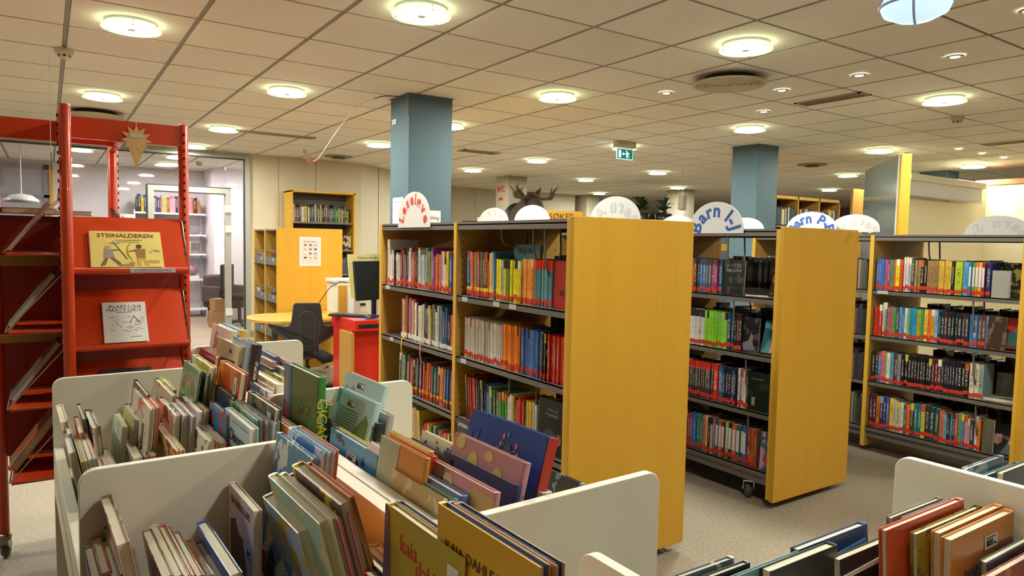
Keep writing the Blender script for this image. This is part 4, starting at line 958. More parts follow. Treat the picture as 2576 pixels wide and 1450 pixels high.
def decorate(o, note, sd):
    lo = {'mountain': .62, 'husk': .58, 'bear': .5, 'worm': .55, 'dots': .5, 'monster': .42, 'floral': .5, 'giga': .40, 'Dino': .62, 'rainbow': .55, 'kang': .45, 'janosch': .5}.get(note, 0.)
    M = lambda z: lo+(1-lo)*z
    f = lambda poly, c, n='cover_picture', lift=.0012: face(o, [(y, M(z)) for y, z in poly], sd, ink(c), n, lift)
    if note in ('M', 'L'): sticker(o, note, .84, .88, sd)
    elif note == 'rainbow':
        o['art'] = 0.
        for r in (.42, .30): f([(.5+r*math.cos(a), .52+r*.8*math.sin(a)) for a in [PI*k/14 for k in range(15)]]+[(.5+(r-.07)*math.cos(a), .52+(r-.07)*.8*math.sin(a)) for a in [PI*(14-k)/14 for k in range(15)]], 'a87860')
        f([(.2, .2), (.75, .2), (.75, .42), (.2, .42)], 'c09838'); sticker(o, 'L', .86, .68, sd)
    elif note == 'Dino':
        o['art'] = 0.; sticker(o, 'M', .13, .90, sd)
        face_text(o, 'Dinosaur', .60, .82, .05, sd, ink('24304c')); face_text(o, 'gjengen', .60, .68, .05, sd, ink('24304c'))
        f([(.35, .86), (.62, .86), (.62, .875), (.35, .875)], '586068', 'author_line'); f([(.66, .86), (.92, .86), (.92, .875), (.66, .875)], '586068', 'author_line')
        f([(.03, .05), (.22, .05), (.26, .3), (.22, .62), (.10, .66), (.04, .5)], '8c5c50'); f([(.0, .0), (.028, .0), (.028, 1), (.0, 1)], 'b03c90', 'spine_wrap')
    elif note == 'skrue':
        o['art'] = 0.; face_text(o, 'EN SKRUE LØS', .5, .88, .024, sd, ink('7c7470'))
        f([(.12, .66), (.3, .72), (.42, .62), (.6, .6), (.7, .45), (.82, .2), (.9, 0), (.1, 0), (.16, .3)], '4c4040'); sticker(o, 'M', .85, .55, sd, .034)
    elif note == 'M_los':
        f(ell(.42, .52, .34, .22), 'd8b888', 'title_oval'); face_text(o, 'Siri & Zilla', .42, .64, .02, sd, ink('402820'), 'author'); face_text(o, 'LOS REIN', .42, .52, .032, sd, ink('8c2c20')); sticker(o, 'M', .8, .86, sd)
        f(ell(.12, .1, .1, .08), 'b03028'); f([(.2, .0), (.5, .0), (.45, .2), (.3, .25)], '384048')
    elif note == 'N_kaia1':
        o['art'] = 0.; face_text(o, 'kaia', .34, .83, .044, sd, ink('c84428'), 'author'); face_text(o, 'dahle', .60, .76, .044, sd, ink('c84428'), 'author'); face_text(o, 'nyhus', .56, .65, .044, sd, ink('c84428'), 'author')
        f([(0, 0), (.2, 0), (.12, .5), (.06, .96), (0, 1)], '5c5468', 'cover_panel'); sticker(o, 'N', .88, .84, sd, .036)
    elif note == 'N_kaia2':
        o['art'] = 0.; face_text(o, 'KAIA DAHLE NYHUS', .52, .84, .026, sd, ink('6c3c18'), 'author'); face_text(o, 'FO', .6, .72, .07, sd, ink('243c70')); sticker(o, 'N', .91, .74, sd, .036)
    elif note == 'kang':
        o['art'] = 0.; f([(.82, .52), (.76, .60), (.80, .68), (.74, .84), (.77, .95), (.72, .84), (.66, .88), (.70, .78), (.62, .74), (.60, .62), (.50, .50), (.66, .56), (.70, .5), (.78, .5)], 'c07840')
    elif note == 'janosch':
        o['art'] = 0.; f([(.1, .35), (.8, .3), (.8, .62), (.1, .68)], '34487c'); spine_text(o, 'JANOSCH', .66, .026, BLACKINK); barcode(o, .3, .92, sd)
    elif note == 'giga':
        o['art'] = 0.; f([(.78, 0), (1, 0), (1, 1), (.78, 1)], '4484c4', 'cover_panel'); f([(.86, .38), (.94, .38), (.93, .96), (.87, .96)], 'd8d0d4'); f(ell(.88, .34, .07, .08), 'b05880', lift=.002)
        spine_text(o, 'GIGABROV', .56, .045, ink('c8b028')); face_text(o, 'GIGABROVEN', .42, .50, .03, sd, ink('c8b028')); face_text(o, 'GIGA', .36, .7, .05, sd, ink('5c8c38'))
    elif note in ('barcode',): barcode(o, .5, .84, sd)
    elif note == 'mountain':
        o['art'] = 0.; barcode(o, .55, .92, sd); f([(.98, .45), (.9, .72), (.8, .62), (.72, .75), (.62, .58), (.5, .66), (.4, .5), (.28, .58), (.1, .42), (.1, .40), (.98, .42)], '7c98a8')
    elif note == 'husk':
        o['art'] = 0.; barcode(o, .6, .91, sd)
        for k in range(7): f([(.92, .68-.055*k), (.34, .68-.055*k), (.34, .66-.055*k), (.92, .66-.055*k)], '5c6870', 'text_line')
        f([(.05, .05), (.45, .05), (.40, .3), (.25, .55), (.15, .72), (.06, .6)], '68784c'); f([(.93, .7), (1, .7), (1, .98), (.93, .98)], '4890d0', 'cover_panel')
    elif note == 'stripe':
        o['art'] = 0.; f([(.62, 0), (1, 0), (1, 1), (.55, 1)], 'a0ac8c', 'cover_panel')
    elif note == 'floral':
        o['art'] = 0.; rr = random.Random(5)
        for k in range(26): f(ell(rr.uniform(.05, .95), rr.uniform(.55, .97), .022, .02, 8), rr.choice(['c04830', '7c4488', '486c40', '3c5c98', 'd88840']), 'flower')
    elif note == 'bear':
        o['art'] = 0.; f([(.62, .62), (1, .5), (1, 1), (.62, 1)], '70402a'); f(ell(.56, .86, .06, .09), 'd8d0a4'); f([(.5, .60), (.56, .78), (.62, .76), (.62, .6)], 'c86428'); f([(.60, .4), (.66, .4), (.66, 1), (.60, 1)], '8498a4', 'cover_panel', .0008)
        f([(0, .35), (.3, .35), (.34, .55), (.26, .68), (.32, .82), (.22, .95), (0, .92)], 'c0a068')
    elif note == 'worm':
        for (a, c) in ((.86, '6078a8'), (.68, 'a09838')):
            top = [(a-.03*k, .80-.012*k+.025*math.sin(k*1.5)) for k in range(9)]; bot = [(y, z-.03*(1-k/10)) for k, (y, z) in enumerate(top)][::-1]
            o['art'] = 0.; f(top+bot, c)
    elif note == 'dots':
        o['art'] = 0.
        for (y, z, a, c_) in ((.88, .92, .07, .08), (.66, .76, .07, .12), (.84, .60, .05, .07), (.45, .9, .06, .06), (.30, .70, .07, .13), (.50, .48, .06, .08), (.1, .52, .05, .07)):
            f(ell(y, z, a, c_), 'd4c274', 'oval')
    elif note == 'monster':
        o['art'] = 0.; f([(.0, 0), (1, 0), (1, .52), (.4, .62), (0, .5)], '1c3878', 'cover_panel'); f(ell(.42, .70, .05, .10), '485068', lift=.002)
        for (y, z, c) in ((.50, .85, 'd86c84'), (.45, .88, '3c80b0'), (.33, .80, 'd86c84'), (.30, .72, 'd86c84'), (.54, .72, '3c70a0'), (.52, .77, 'd86c84'), (.34, .6, '3c70a0')): f(ell(y, z, .018, .028, 12), c, 'balloon', .002)
        for (y, z) in ((.5, .8), (.33, .76), (.52, .7), (.30, .68)): f([(.42, .70), (.42, .71), (y, z), (y, z-.01)], '98a0b0', 'tentacle', .0016)
        f([(.86, .5), (.98, .6), (.92, .78), (.9, .66), (.82, .82), (.84, .62)], '20305c')
        MB().box(-.50, .52, -.012, .0, 0, 1).build('red_spine', ink('b83020'), o); spine_text(o, 'Elin G', .52, .026, PAPER).location.y -= .003
bin_books()

# ---- third browser, lower right, turned a quarter
def browser3():
    t = thing('picture_book_browser', 'white picture-book browser at lower right, turned across the others', 'book browser', (.755, .28, 0), 0, 'white picture book browsers')
    for x, lab in ((0, 0), (1.035, 0), (2.07, 0)):
        MB().prism([(a, b) for a, b in round_poly(.0, .61, .06, PT, .035, 6, (1, 1, 0, 0))], x-.011, x+.011, 'x').build('divider_panel', WHITEL, t, bevel=.002)
    for a in (0, 1.035):
        MB().box(a+.011, a+1.024, 0, .60, BF-.06, BF-.04).build('bin_floor', WHITEL, t); MB().box(a+.011, a+1.024, .57, .60, BF-.10, BF+.05).build('front_rail', WHITEL, t)
    MB().box(.04, 2.03, .05, .55, 0, .06).build('plinth', mat('plinth_grey', '5c5850', .6), t)
browser3()
B3 = [(1.354, .80, .84, .25, .02, 6, '2c4880', '4878a8', 'bar', 'royal blue worn book back with a barcode, lower right browser'), (1.21, .775, .84, .22, .024, 3, '24262c', '', '', 'black framed thick book at left of the lower right browser'),
 (1.40, .755, .82, .20, .02, 5, '2c2a28', '', 'scr', 'scuffed black book with a white worn edge, lower right browser'), (1.00, .85, .835, .2, .014, 4, '6c7888', 'd8d0b0', '', 'grey-blue thin picture book, farthest left in the lower right browser'),
 (1.02, .828, .83, .2, .014, 4, '303844', '', '', 'dark slate thin picture book at far left of the lower right browser'), (1.05, .806, .825, .2, .014, 4, 'b8ac80', '384838', '', 'tan thin picture book at far left of the lower right browser'),
 (1.13, .795, .835, .26, .008, 4, '70a4a8', '', '', 'teal magazine-thin book beside the black framed one, lower right browser'), (1.585, .70, .80, .22, .016, 4, '1c4024', '', '', 'dark green picture book in the lower right browser'),
 (1.59, .722, .80, .22, .012, 4, '405848', '', '', 'grey-green thin picture book in the lower right browser'), (1.60, .75, .868, .223, .014, 5, '8c8078', '', '', 'taupe picture book behind the red one, lower right browser'),
 (1.615, .727, .87, .22, .014, 5, '988c90', '', '', 'mauve-grey picture book behind the red one, lower right browser'), (1.53, .70, .885, .33, .016, 4, 'c84c28', '', '', 'orange-red worn hardback in the lower right browser'),
 (1.585, .676, .87, .29, .014, 4, 'a08828', '685018', '', 'olive yellow floral hardback in the lower right browser'), (1.63, .655, .87, .29, .018, 3, 'd89858', '', '', 'peach hardback behind the orange one, lower right browser'),
 (1.62, .630, .868, .29, .020, 2, 'd0843c', '8c4c20', 'mamma', 'worn orange hardback back cover with a barcode, lower right browser'), (1.64, .575, .80, .29, .016, 4, 'a84444', 'c08858', '', 'red-pink veined book nearest the viewer, lower right browser'),
 (1.68, .600, .81, .22, .014, 3, '586070', '', '', 'slate book behind the red-pink veined one, lower right browser'), (1.665, .695, .85, .2, .016, 8, '203c70', '', '', 'navy book at the panel of the lower right browser'),
 (1.99, .775, .90, .207, .014, 4, '506478', 'a0b0b8', '', 'blue-grey book beyond the white panel at right edge'), (2.04, .752, .88, .2, .014, 4, '306868', '', '', 'dark teal book beyond the white panel at right edge'), (2.04, .715, .90, .22, .018, 4, '1c2c4c', '', '', 'navy book beyond the white panel at right edge')]
for (x, y, zt, w, t_, lean, c, c2, note, lb) in B3:
    l = math.radians(lean); h = (zt-BF+.045)/math.cos(l); up = ZZ*math.cos(l)+Vector((0, math.sin(l), 0)); th = Vector((0, math.cos(l), -math.sin(l))); base = Vector((x, y, zt))-up*h
    o = ruled(lb, 'picture book', frame(base+Vector((w/2, 0, 0)), th, Vector((-1, 0, 0)), up), (t_, w, h), c, c2 or None, 1. if c2 else 0., 'picture_book', 'picture books in the white browsers')
    if note == 'bar': barcode(o, .35, .72, -1); o['art'] = 0.; face(o, [(.05, .84), (.95, .80), (.95, .84), (.05, .90)], -1, ink('5888c0'), 'wave_band')
    if note == 'scr': face(o, [(.2, .86), (.98, .84), (.98, .87), (.2, .90)], -1, ink('d0ccc0'), 'worn_edge')
    if note == 'mamma':
        barcode(o, .40, .87, -1); o['art'] = .0; face_text(o, 'MAMMA MØ', .48, .72, .034, -1, ink('58585c')); face_text(o, 'ÅKER', .48, .61, .034, -1, ink('58585c')); face(o, [(.0, .0), (1, 0), (1, .3), (.4, .42), (0, .36)], -1, ink('985828'), 'cover_picture', .0008)

# ================================================================== SIGNS ON TOP OF THE BOOKCASES
def arch_sign(label, x, y, w, h, txt, m, facing, z0=TOPZ-.012, group='arched paper signs', offset_deg=0, size=.055, pointy=0.):
    """arched card standing along y at x; facing -1 prints on the -x side, +1 on the far side (mirrored show-through near us)"""
    t = thing('arched_sign', label, 'sign', (x, y, z0), 0, group)
    n = 22; poly = [(-w/2, 0)]
    for k in range(n+1):
        a = PI*(1-k/n); poly.append((w/2*math.cos(a), .02+(h-.02)*abs(math.sin(a))**(1-pointy*.35)))
    poly.append((w/2, 0))
    MB().prism(poly, -.0012, .0012, 'x').build('card', PAPER, t)
    if not txt: return t
    N = len(txt); R = w/2-size*.52; Rz = h-size*.50
    ws = [{'I': .5, 'l': .45, '-': .55, 'r': .62, ' ': .5, 'J': .7, 'L': .8, 's': .8}.get(ch, .95 if ch.islower() else 1.08) for ch in txt]
    pos_ = [sum(ws[:i])+ws[i]/2 for i in range(N)]
    def put(side, mm, mirror):
        for i, ch in enumerate(txt):
            if ch == ' ': continue
            a = math.radians(166-offset_deg - (152-2*offset_deg)*(pos_[i]-pos_[0])/(pos_[-1]-pos_[0]))
            zz = max(.006, Rz*math.sin(a)); ang = a-PI/2
            if side < 0:   # read from -x: right is -y
                pos = (-.002, -R*math.cos(a), zz)
                ex = Vector((0, -math.cos(ang), math.sin(ang))); ey = Vector((0, math.sin(ang), math.cos(ang))); ez = Vector((-1, 0, 0))
            else:
                pos = (-.002 if mirror else .002, R*math.cos(a), zz)
                ex = Vector((0, math.cos(ang), math.sin(ang))); ey = Vector((0, -math.sin(ang), math.cos(ang))); ez = Vector((1, 0, 0))
            text(ch, size, mm, t, frame(pos, ex, ey, ez), 'letter', bold=.03)
    put(facing, m, False)
    if facing > 0: put(1, FAINTINK, True)
    return t
arch_sign('pointed white paper sign with red Leseløve lettering', 1.764, 3.664, .42, .205, 'Leseløve', REDINK, -1, TOPZ-.035, pointy=.6, size=.088, offset_deg=4)
arch_sign('white arched sign back with faint lettering, leftmost on nearest bookcase', 2.45, 3.89, .37, .115+.012, 'Barn Å', GREYINK, 1, pointy=.3)
arch_sign('white blank arched sign back in front of the moose head', 2.45, 3.455, .375, .13, '', GREYINK, 1, pointy=.3)
arch_sign('white arched sign back with faint mirrored Barn A, above the end panel', 2.45, 2.712, .39, .15, 'Barn A-', GREYINK, 1, size=.10)
arch_sign('white arched sign with blue Barn I-J lettering', 3.263, 2.733, .40, .185, 'Barn I-J', BLUEINK, -1, TOPZ-.035, size=.110)
arch_sign('white arched sign with blue Barn P-R lettering behind the end panel', 3.93, 2.552, .34, .125, 'Barn P-R', BLUEINK, -1, size=.085)
arch_sign('white arched sign back with faint mirrored Barn U, right of Barn P-R', 3.957, 2.287, .30, .105, 'Barn U-', GREYINK, 1, size=.075)
arch_sign('white arched sign back far behind, left of Barn I-J', 3.957, 3.68, .38, .13, '', GREYINK, 1)
arch_sign('white arched sign edge peeking out just left of Barn I-J', 3.957, 3.36, .36, .10, '', GREYINK, 1)
arch_sign('white arched sign edge behind Barn I-J on its right', 3.957, 3.06, .30, .10, '', GREYINK, 1)
arch_sign('large white arched sign back with faint mirrored Barn S at right edge', 5.462, 2.13, .42, .15, 'Barn S-', GREYINK, 1, size=.10)
t = thing('fallen_sign', 'white card lying flat with red mark on the right-hand bookcase top', 'sign', (5.25, 2.43, TOPZ-.018), .3)
MB().prism(ell(0, 0, .10, .16), 0, .004, 'z').build('card', PAPER, t, rot=(0, -.12, 0)); MB().box(-.05, .02, -.04, .04, .0045, .005).build('red_mark', ink('a03040'), t, rot=(0, -.12, 0))

# ================================================================== RED PINWHEEL DISPLAY RACK
def red_rack():
    cx, cy = .17, 3.605; hs = .105; Lw = .46; HT = 1.94
    t = thing('display_rack', 'red steel pinwheel display rack with sloping shelves on wheels', 'display rack', (cx, cy, 0))
    wire = mat('wire_chrome', 'b4a898', .3, .9)
    ends = []
    # four wings: start corner, direction, face normal
    W_ = [((-hs, -hs), (1, 0), (0, -1)), ((-hs, hs), (0, -1), (-1, 0)), ((hs, hs), (-1, 0), (0, 1)), ((hs, -hs), (0, 1), (1, 0))]
    for (sx, sy), (dx, dy), (nx, ny) in W_:
        L0 = 2*hs + .255 if True else Lw
        ex, ey = sx+dx*(hs*2+.25), sy+dy*(hs*2+.25)
        p = MB().lathe([(0, .10), (.022, .10), (.022, HT), (.019, HT+.004), (0, HT+.004)], 18).build('post', RED, t, loc=(ex, ey, 0))
        h = MB()
        for k in range(44):
            z = .35+k*.036
            h.box(nx*.0225-.0035, nx*.0225+.0035, ny*.0225-.0035, ny*.0225+.0035, z-.006, z+.006)
        tag(h.build('slots', mat('slot_dark', '1c0c0a', .9), p), kind='stuff')
        c = MB().lathe([(.026, .085), (.03, .10), (.022, .118), (0, .118)], 16).prism([(-.02, .09), (.03, .09), (.05, .05), (.03, .03), (.0, .05)], -.018, .018, 'y').build('caster', mat('caster_grey_metal', '8c8678', .35, .8), t, loc=(ex, ey, 0), rot=(0, 0, random.uniform(0, 6)))
        MB().lathe([(0, -.013), (.035, -.013), (.04, 0), (.035, .013), (0, .013)], 20, (.025, 0, .041), axis='y').build('wheel', mat('wheel_rubber_grey', '4c4a48', .6), c)
        # beam on top
        def P(a, b, z): return (sx+dx*a+nx*b, sy+dy*a+ny*b, z)
        LL = hs*2+.25
        def slab(a0, a1, b0, b1, z0, z1, name, m):
            q = [P(a, b, z) for a in (a0, a1) for b in (b0, b1) for z in (z0, z1)]
            return MB().add(q, [(0, 1, 3, 2), (4, 6, 7, 5), (0, 4, 5, 1), (2, 3, 7, 6), (0, 2, 6, 4), (1, 5, 7, 3)]).build(name, m, t)
        slab(0, LL, -.015, .015, HT-.095, HT-.005, 'top_beam', RED)
        if nx == -1:
            for z in (1.36, 1.055, .755, .465):
                slab(.02, LL-.02, .0, .20, z-.008, z, 'flat_shelf', RED)
                MB().tube([P(.015, .205, z+.004), P(LL-.015, .205, z+.004)], .0035, 6).build('front_wire', wire, t)
                MB().tube([P(.03, .012, z+.24), P(LL-.0, .012, z+.24)], .014, 10).build('rolled_edge', RED, t)
                for a in (.012, LL-.012): MB().tube([P(a, .01, z+.235), P(a, .205, z+.004), P(a, .01, z-.002)], .0028, 6).build('wire_bracket', wire, t)
        for z in (1.515, 1.20, .885, .57) if nx != -1 else ():
            zt, zl = z, z-.225
            # sloping board from the frame down and out to the lip
            q = [P(a, b, zz) for a in (.02, LL-.02) for (b, zz) in ((.0, zt), (.006, zt), (.21, zl), (.204, zl))]
            MB().add(q, [(0, 1, 2, 3), (4, 7, 6, 5), (0, 4, 5, 1), (1, 5, 6, 2), (2, 6, 7, 3), (3, 7, 4, 0)]).build('sloping_board', RED, t)
            lp = MB().tube([P(.015, .215, zl+.0), P(LL-.015, .215, zl+.0)], .014, 10).build('lip_rail', RED, t)
            for a in (.012, LL-.012):
                MB().tube([P(a, .0, zt+.012), P(a, .215, zl+.0), P(a, .0, zl-.004)], .0028, 6).build('wire_bracket', wire, t)
        slab(.02, LL-.02, -.006, .0, .46, 1.515, 'back_panel', mat('red_enamel_dark', '8c1c0c', .4, 0, .06, 6))
    return t
rack = red_rack()
def rack_book(a, zl, w, h, tk, wing, label, c, c2=None, art=0.):
    """book leaning on a sloping board; wing 0 faces -y, wing 1 faces -x"""
    hs = .105; cx, cy = .17, 3.605; tilt = math.atan2(.204, .225) if wing == 0 else .62
    if wing == 0: s = Vector((cx-hs, cy-hs, 0)); d = Vector((1, 0, 0)); n = Vector((0, -1, 0))
    else: s = Vector((cx-hs, cy+hs, 0)); d = Vector((0, -1, 0)); n = Vector((-1, 0, 0))
    up = ZZ*math.cos(tilt)-n*math.sin(tilt); th = n*math.cos(tilt)+ZZ*math.sin(tilt); right = d
    base = s+d*(a-w/2)+n*(.204 if wing == 0 else .185)+ZZ*zl + th*(tk/2+.006) + up*.006
    return ruled(label, 'picture book', frame(base, th, right, up), (tk, w, h), c, c2, art, 'picture_book', 'books on the red rack')
b = rack_book(.215, 1.29, .27, .20, .012, 0, 'yellow STEINALDEREN book with two stone age figures on the red rack', 'e0cc78')
face_text(b, 'STEINALDEREN', .5, .87, .031, 1, ink('8c3420')); face(b, [(.34, .74), (.72, .74), (.72, .75), (.34, .75)], 1, ink('80683c'), 'subtitle_line'); face(b, [(.38, .69), (.68, .69), (.68, .70), (.38, .70)], 1, ink('80683c'), 'subtitle_line')
def stick_people(b):
    F = lambda poly, c, n='figure': face(b, poly, 1, ink(c), n)
    F(ell(.24, .52, .045, .07), 'c0a070'); F([(.19, .47), (.30, .46), (.33, .26), (.18, .24)], '989088'); F([(.20, .25), (.24, .25), (.20, .06), (.14, .02), (.13, .04)], '806050'); F([(.26, .26), (.31, .26), (.40, .12), (.42, .05), (.37, .06)], '806050'); F([(.29, .44), (.40, .46), (.40, .49), (.28, .47)], '806050')
    F([(.31, .72), (.32, .72), (.50, .22), (.49, .21)], '403830', 'spear'); F([(.26, .66), (.34, .62), (.42, .66), (.34, .69)], '9098a0', 'fish')
    F(ell(.67, .57, .04, .06), '54403c'); F([(.61, .50), (.76, .50), (.75, .24), (.63, .24)], '98703c'); F([(.63, .25), (.69, .25), (.68, .05), (.63, .05)], 'c0a058'); F([(.70, .25), (.75, .25), (.80, .05), (.74, .05)], 'c0a058'); F([(.62, .48), (.52, .44), (.52, .41), (.62, .44)], '806050')
    F([(.56, .66), (.52, .55), (.51, .42), (.53, .3), (.57, .2), (.555, .2), (.515, .3), (.495, .42), (.505, .55), (.545, .66)], 'a08440', 'bow'); F([(.80, .42), (.86, .46), (.96, .44), (.97, .42), (.9, .43), (.92, .48), (.9, .48), (.87, .43), (.83, .38)], 'a8a498', 'antler')
    F([(.36, .02), (.58, .02), (.60, .12), (.55, .16), (.52, .10), (.40, .06)], 'b08458', 'dog'); F([(.78, .16), (.94, .16), (.94, .18), (.78, .18)], 'b87838', 'author_line'); F([(.78, .11), (.94, .11), (.94, .13), (.78, .13)], 'b87838', 'author_line')
stick_people(b)
b = rack_book(.205, .975, .165, .21, .014, 0, 'white PLASTICUS MARITIMUS book with a sketched sea, on the red rack', 'dcd8d0')
for i, ch in enumerate('PLASTICUS'): face_text(b, ch, .19+.085*i, .88, .021, 1, ink(['38343c', '4c6cb0', 'c04830', '584880', 'c8a030', '4c88a8', 'd8a040', '7c7c38', '586070'][i]))
for i, ch in enumerate('MARITIMUS'): face_text(b, ch, .15+.09*i, .79, .021, 1, ink(['c05848', '6888b0', 'a8a4b0', 'd8a848', '7098b8', 'b86858', '88a058', 'c89040', '9898a0'][i]))
face(b, [(.33, .735), (.68, .735), (.68, .745), (.33, .745)], 1, ink('807c78'), 'subtitle_line')
def squiggle(b):
    rr = random.Random(11)
    for k in range(34):
        y, z = rr.uniform(.14, .85), rr.uniform(.25, .66); w = rr.uniform(.04, .11); d = rr.uniform(-.02, .02)
        face(b, [(y, z), (y+w, z+d), (y+w, z+d+.006), (y, z+.008)], 1, ink(rr.choice(['6888a8', 'c08878', '807c84', '9cb4c8', 'c8b078', '4c5860'])), 'sketch_stroke')
    face(b, [(.60, .46), (.70, .66), (.76, .58), (.85, .48), (.83, .47), (.75, .56), (.70, .63), (.62, .46)], 1, ink('8c6c64'), 'sketch_sail'); face(b, [(.6, .12), (.85, .12), (.85, .13), (.6, .13)], 1, ink('808080'), 'author_line')
squiggle(b)
b = rack_book(.21, .66, .20, .24, .012, 0, 'dark grey book half hidden on the red rack\'s third shelf', '3c3840'); face_text(b, 'DER MÅNEN', .5, .86, .02, 1, ink('58545c'))
b = rack_book(.24, 1.356, .17, .24, .018, 1, 'thin book seen edge-on on the rack\'s left wing, top shelf', '8c3c28'); b = rack_book(.25, 1.051, .17, .26, .022, 1, 'white-paged book seen edge-on on the rack\'s left wing, second shelf', '3c4c38')
b = rack_book(.24, .751, .17, .28, .020, 1, 'grey book seen edge-on on the rack\'s left wing, third shelf', '50484c'); b = rack_book(.2, .461, .2, .26, .03, 1, 'thick patterned book leaning on the rack\'s lowest left shelf', '6c5c48', 'c0402c', 1.)
o = MB().box(-.19, .19, -.009, .009, -.011, .011).build('shelf_sign_strip', PAPER); o.location = (.37, 3.276, 1.292); o.rotation_euler = (0, 0, 0); o.scale = (.45, .6, .75)
tag(o, 'white lip label strip reading NYE BØKER SKOLEBIBLIOTEKET on the red rack', 'label strip'); text('NYE BØKER SKOLEBIBLIOTEKET', .022, GREYINK, o, frame((0, -.0098, 0), (1, 0, 0), (0, 0, 1), (0, -1, 0)))
def star():
    t = thing('paper_star', 'beige paper star with pointed tail hung on the red rack beam', 'paper star', (.335, 3.475, 1.86))
    pts = []
    for k in range(22):
        a = PI/2+2*PI*k/22; r = (.062 if k % 2 == 0 else .036)
        pts.append((r*math.cos(a), r*math.sin(a)))
    MB().prism(pts, -.0015, 0, 'y').build('star_card', mat('kraft_paper', 'd0a870', .8, 0, .08, 60), t); MB().prism([(-.036, -.02), (.036, -.02), (.014, -.085), (-.003, -.13)], -.001, .0005, 'y').build('tail', mat('kraft_paper', 'd0a870', .8, 0, .08, 60), t)
    MB().box(-.024, .024, -.003, -.0015, .006, .022).build('name_tag', SMALLTEXT, t); MB().tube([(0, 0, .06), (0, .004, .09)], .001, 5).build('string', PAPER, t)
star()
for x, y, z, lx, ly, lz, c, lb, ct in ((-.06, 3.66, 1.522, .2, .1, .025, '7c1c2c', 'dark red book lying on the red rack top shelf', 'book'), (-.22, 3.66, 1.522, .1, .09, .03, 'b08c38', 'small yellow book lying at left on the red rack', 'book'), (.10, 3.66, 1.522, .14, .08, .018, '801828', 'crimson thin book lying behind the rack post', 'book')):
    o = ruled(lb, ct, frame((x-lx/2, y-ly/2, z+lz/2), (0, 0, 1), (1, 0, 0), (0, 1, 0)), (lz, lx, ly), c)
tag(MB().box(0, .25, -.012, 0, 0, .045).build('label_board', ink('a07c30'), loc=(-.19, 3.60, 1.30)), 'yellow card strip behind the rack\'s left wing, upper one', 'label strip'); tag(MB().box(0, .25, -.012, 0, 0, .035).build('label_board', ink('b0883c'), loc=(-.19, 3.60, .975)), 'yellow card strip behind the rack\'s left wing, lower one', 'label strip')
b = ruled('dark book leaning on the far wing behind the red rack', 'book', frame((.36, 3.95, 1.50), (.85, .0, .53), (0, -1, 0), (.53, 0, -.85)) if False else frame((.33, 3.83, 1.47), (.80, 0, .60), (0, 1, 0), (-.60, 0, .80)), (.012, .16, .12), '3c2c28')
o = MB().lathe([(0, -.002), (.035, -.002), (.035, .002), (0, .002)], 24, axis='x').build('paper_disc', mat('disc_tan', '90784c', .7)); o.location = (.02, 3.26, 1.72); tag(o, 'tan paper disc hanging edge-on beside the red rack post', 'paper disc')
MB().tube([(0, 0, .035), (0, 0, .4)], .001, 5).build('string', PAPER, o); MB().box(-.001, .001, -.04, .04, .04, .24).build('white_card', PAPER, o)

# ================================================================== SEARCH DESK, CHAIR, TABLE
def search_desk():
    t = thing('search_desk', 'red computer desk with deep red apron behind the nearest bookcase', 'desk', (2.03, 5.27, 0))
    MB().box(0, .385, 0, .55, .70, .79).build('top_box', REDD, t, bevel=.004); MB().box(.03, .38, -.004, .0, .725, .755).build('drawer_slot', DARKM, t)
    MB().box(.0, .385, .06, .5, 0, .70).build('red_front', REDD, t); MB().box(-.03, -.004, .0, .27, 0, .69).build('wood_side_panel', BEECHI, t)
    k = thing('keyboard', 'black computer keyboard on the red desk', 'keyboard', (2.14, 5.56, .791), -.85)
    MB().box(-.21, .21, -.07, .07, .0, .016).build('body', DARKM, k, bevel=.004)
    kk = MB()
    for r in range(5):
        for c in range(14): kk.box(-.20+c*.0285, -.20+c*.0285+.024, -.06+r*.024, -.06+r*.024+.02, .016, .021)
    tag(kk.build('keys', mat('key_black', '2a2a2a', .5), k), kind='stuff')
    m = thing('computer_mouse', 'black computer mouse on a blue mat', 'mouse', (2.19, 5.36, .794), -.5)
    MB().lathe([(0, .034), (.018, .032), (.03, .02), (.034, 0)], 20).build('shell', DARKM, m).scale = (1, 1.6, 1); MB().tube([(.0, .05, .012), (.02, .09, .006), (.06, .14, .004)], .002, 6).build('cable', DARKM, m)
    tag(MB().box(-.10, .11, -.06, .08, 0, .002).build('mouse_mat', ink('2c50b8'), loc=(2.23, 5.38, .7905)), 'blue mouse mat on the red desk', 'mouse mat')
    n = thing('monitor', 'black computer monitor with a yellow paper frame on the red desk', 'monitor', (2.30, 5.50, .791), .30)
    MB().prism(round_poly(-.10, .10, -.07, .07, .02), 0, .012, 'z').build('foot', DARKM, n); MB().box(-.02, .02, .01, .03, .012, .22).build('stem', DARKM, n)
    s = MB().box(-.19, .25, -.012, .012, .14, .47).build('screen', DARKM, n, rot=(-.12, 0, 0), bevel=.003); MB().box(-.18, .24, -.0135, -.012, .165, .46).build('panel', mat('screen_off', '26221e', .25), s)
    p = MB().box(-.235, .27, .013, .016, .16, .53).build('paper_frame', CREAMP, n, rot=(-.12, 0, 0)); text('Dette er en søke-PC', .032, mat('pencil_ink', '807038', .7), p, frame((.0, .0125, .50), (1, 0, 0), (0, 0, 1), (0, -1, 0)))
    d = MB()
    for q in range(16): d.box(-.228, -.212, .0118, .013, .18+q*.018, .183+q*.018)
    tag(d.build('pencil_ticks', mat('pencil_ink', '807038', .7), p), kind='stuff')
search_desk()
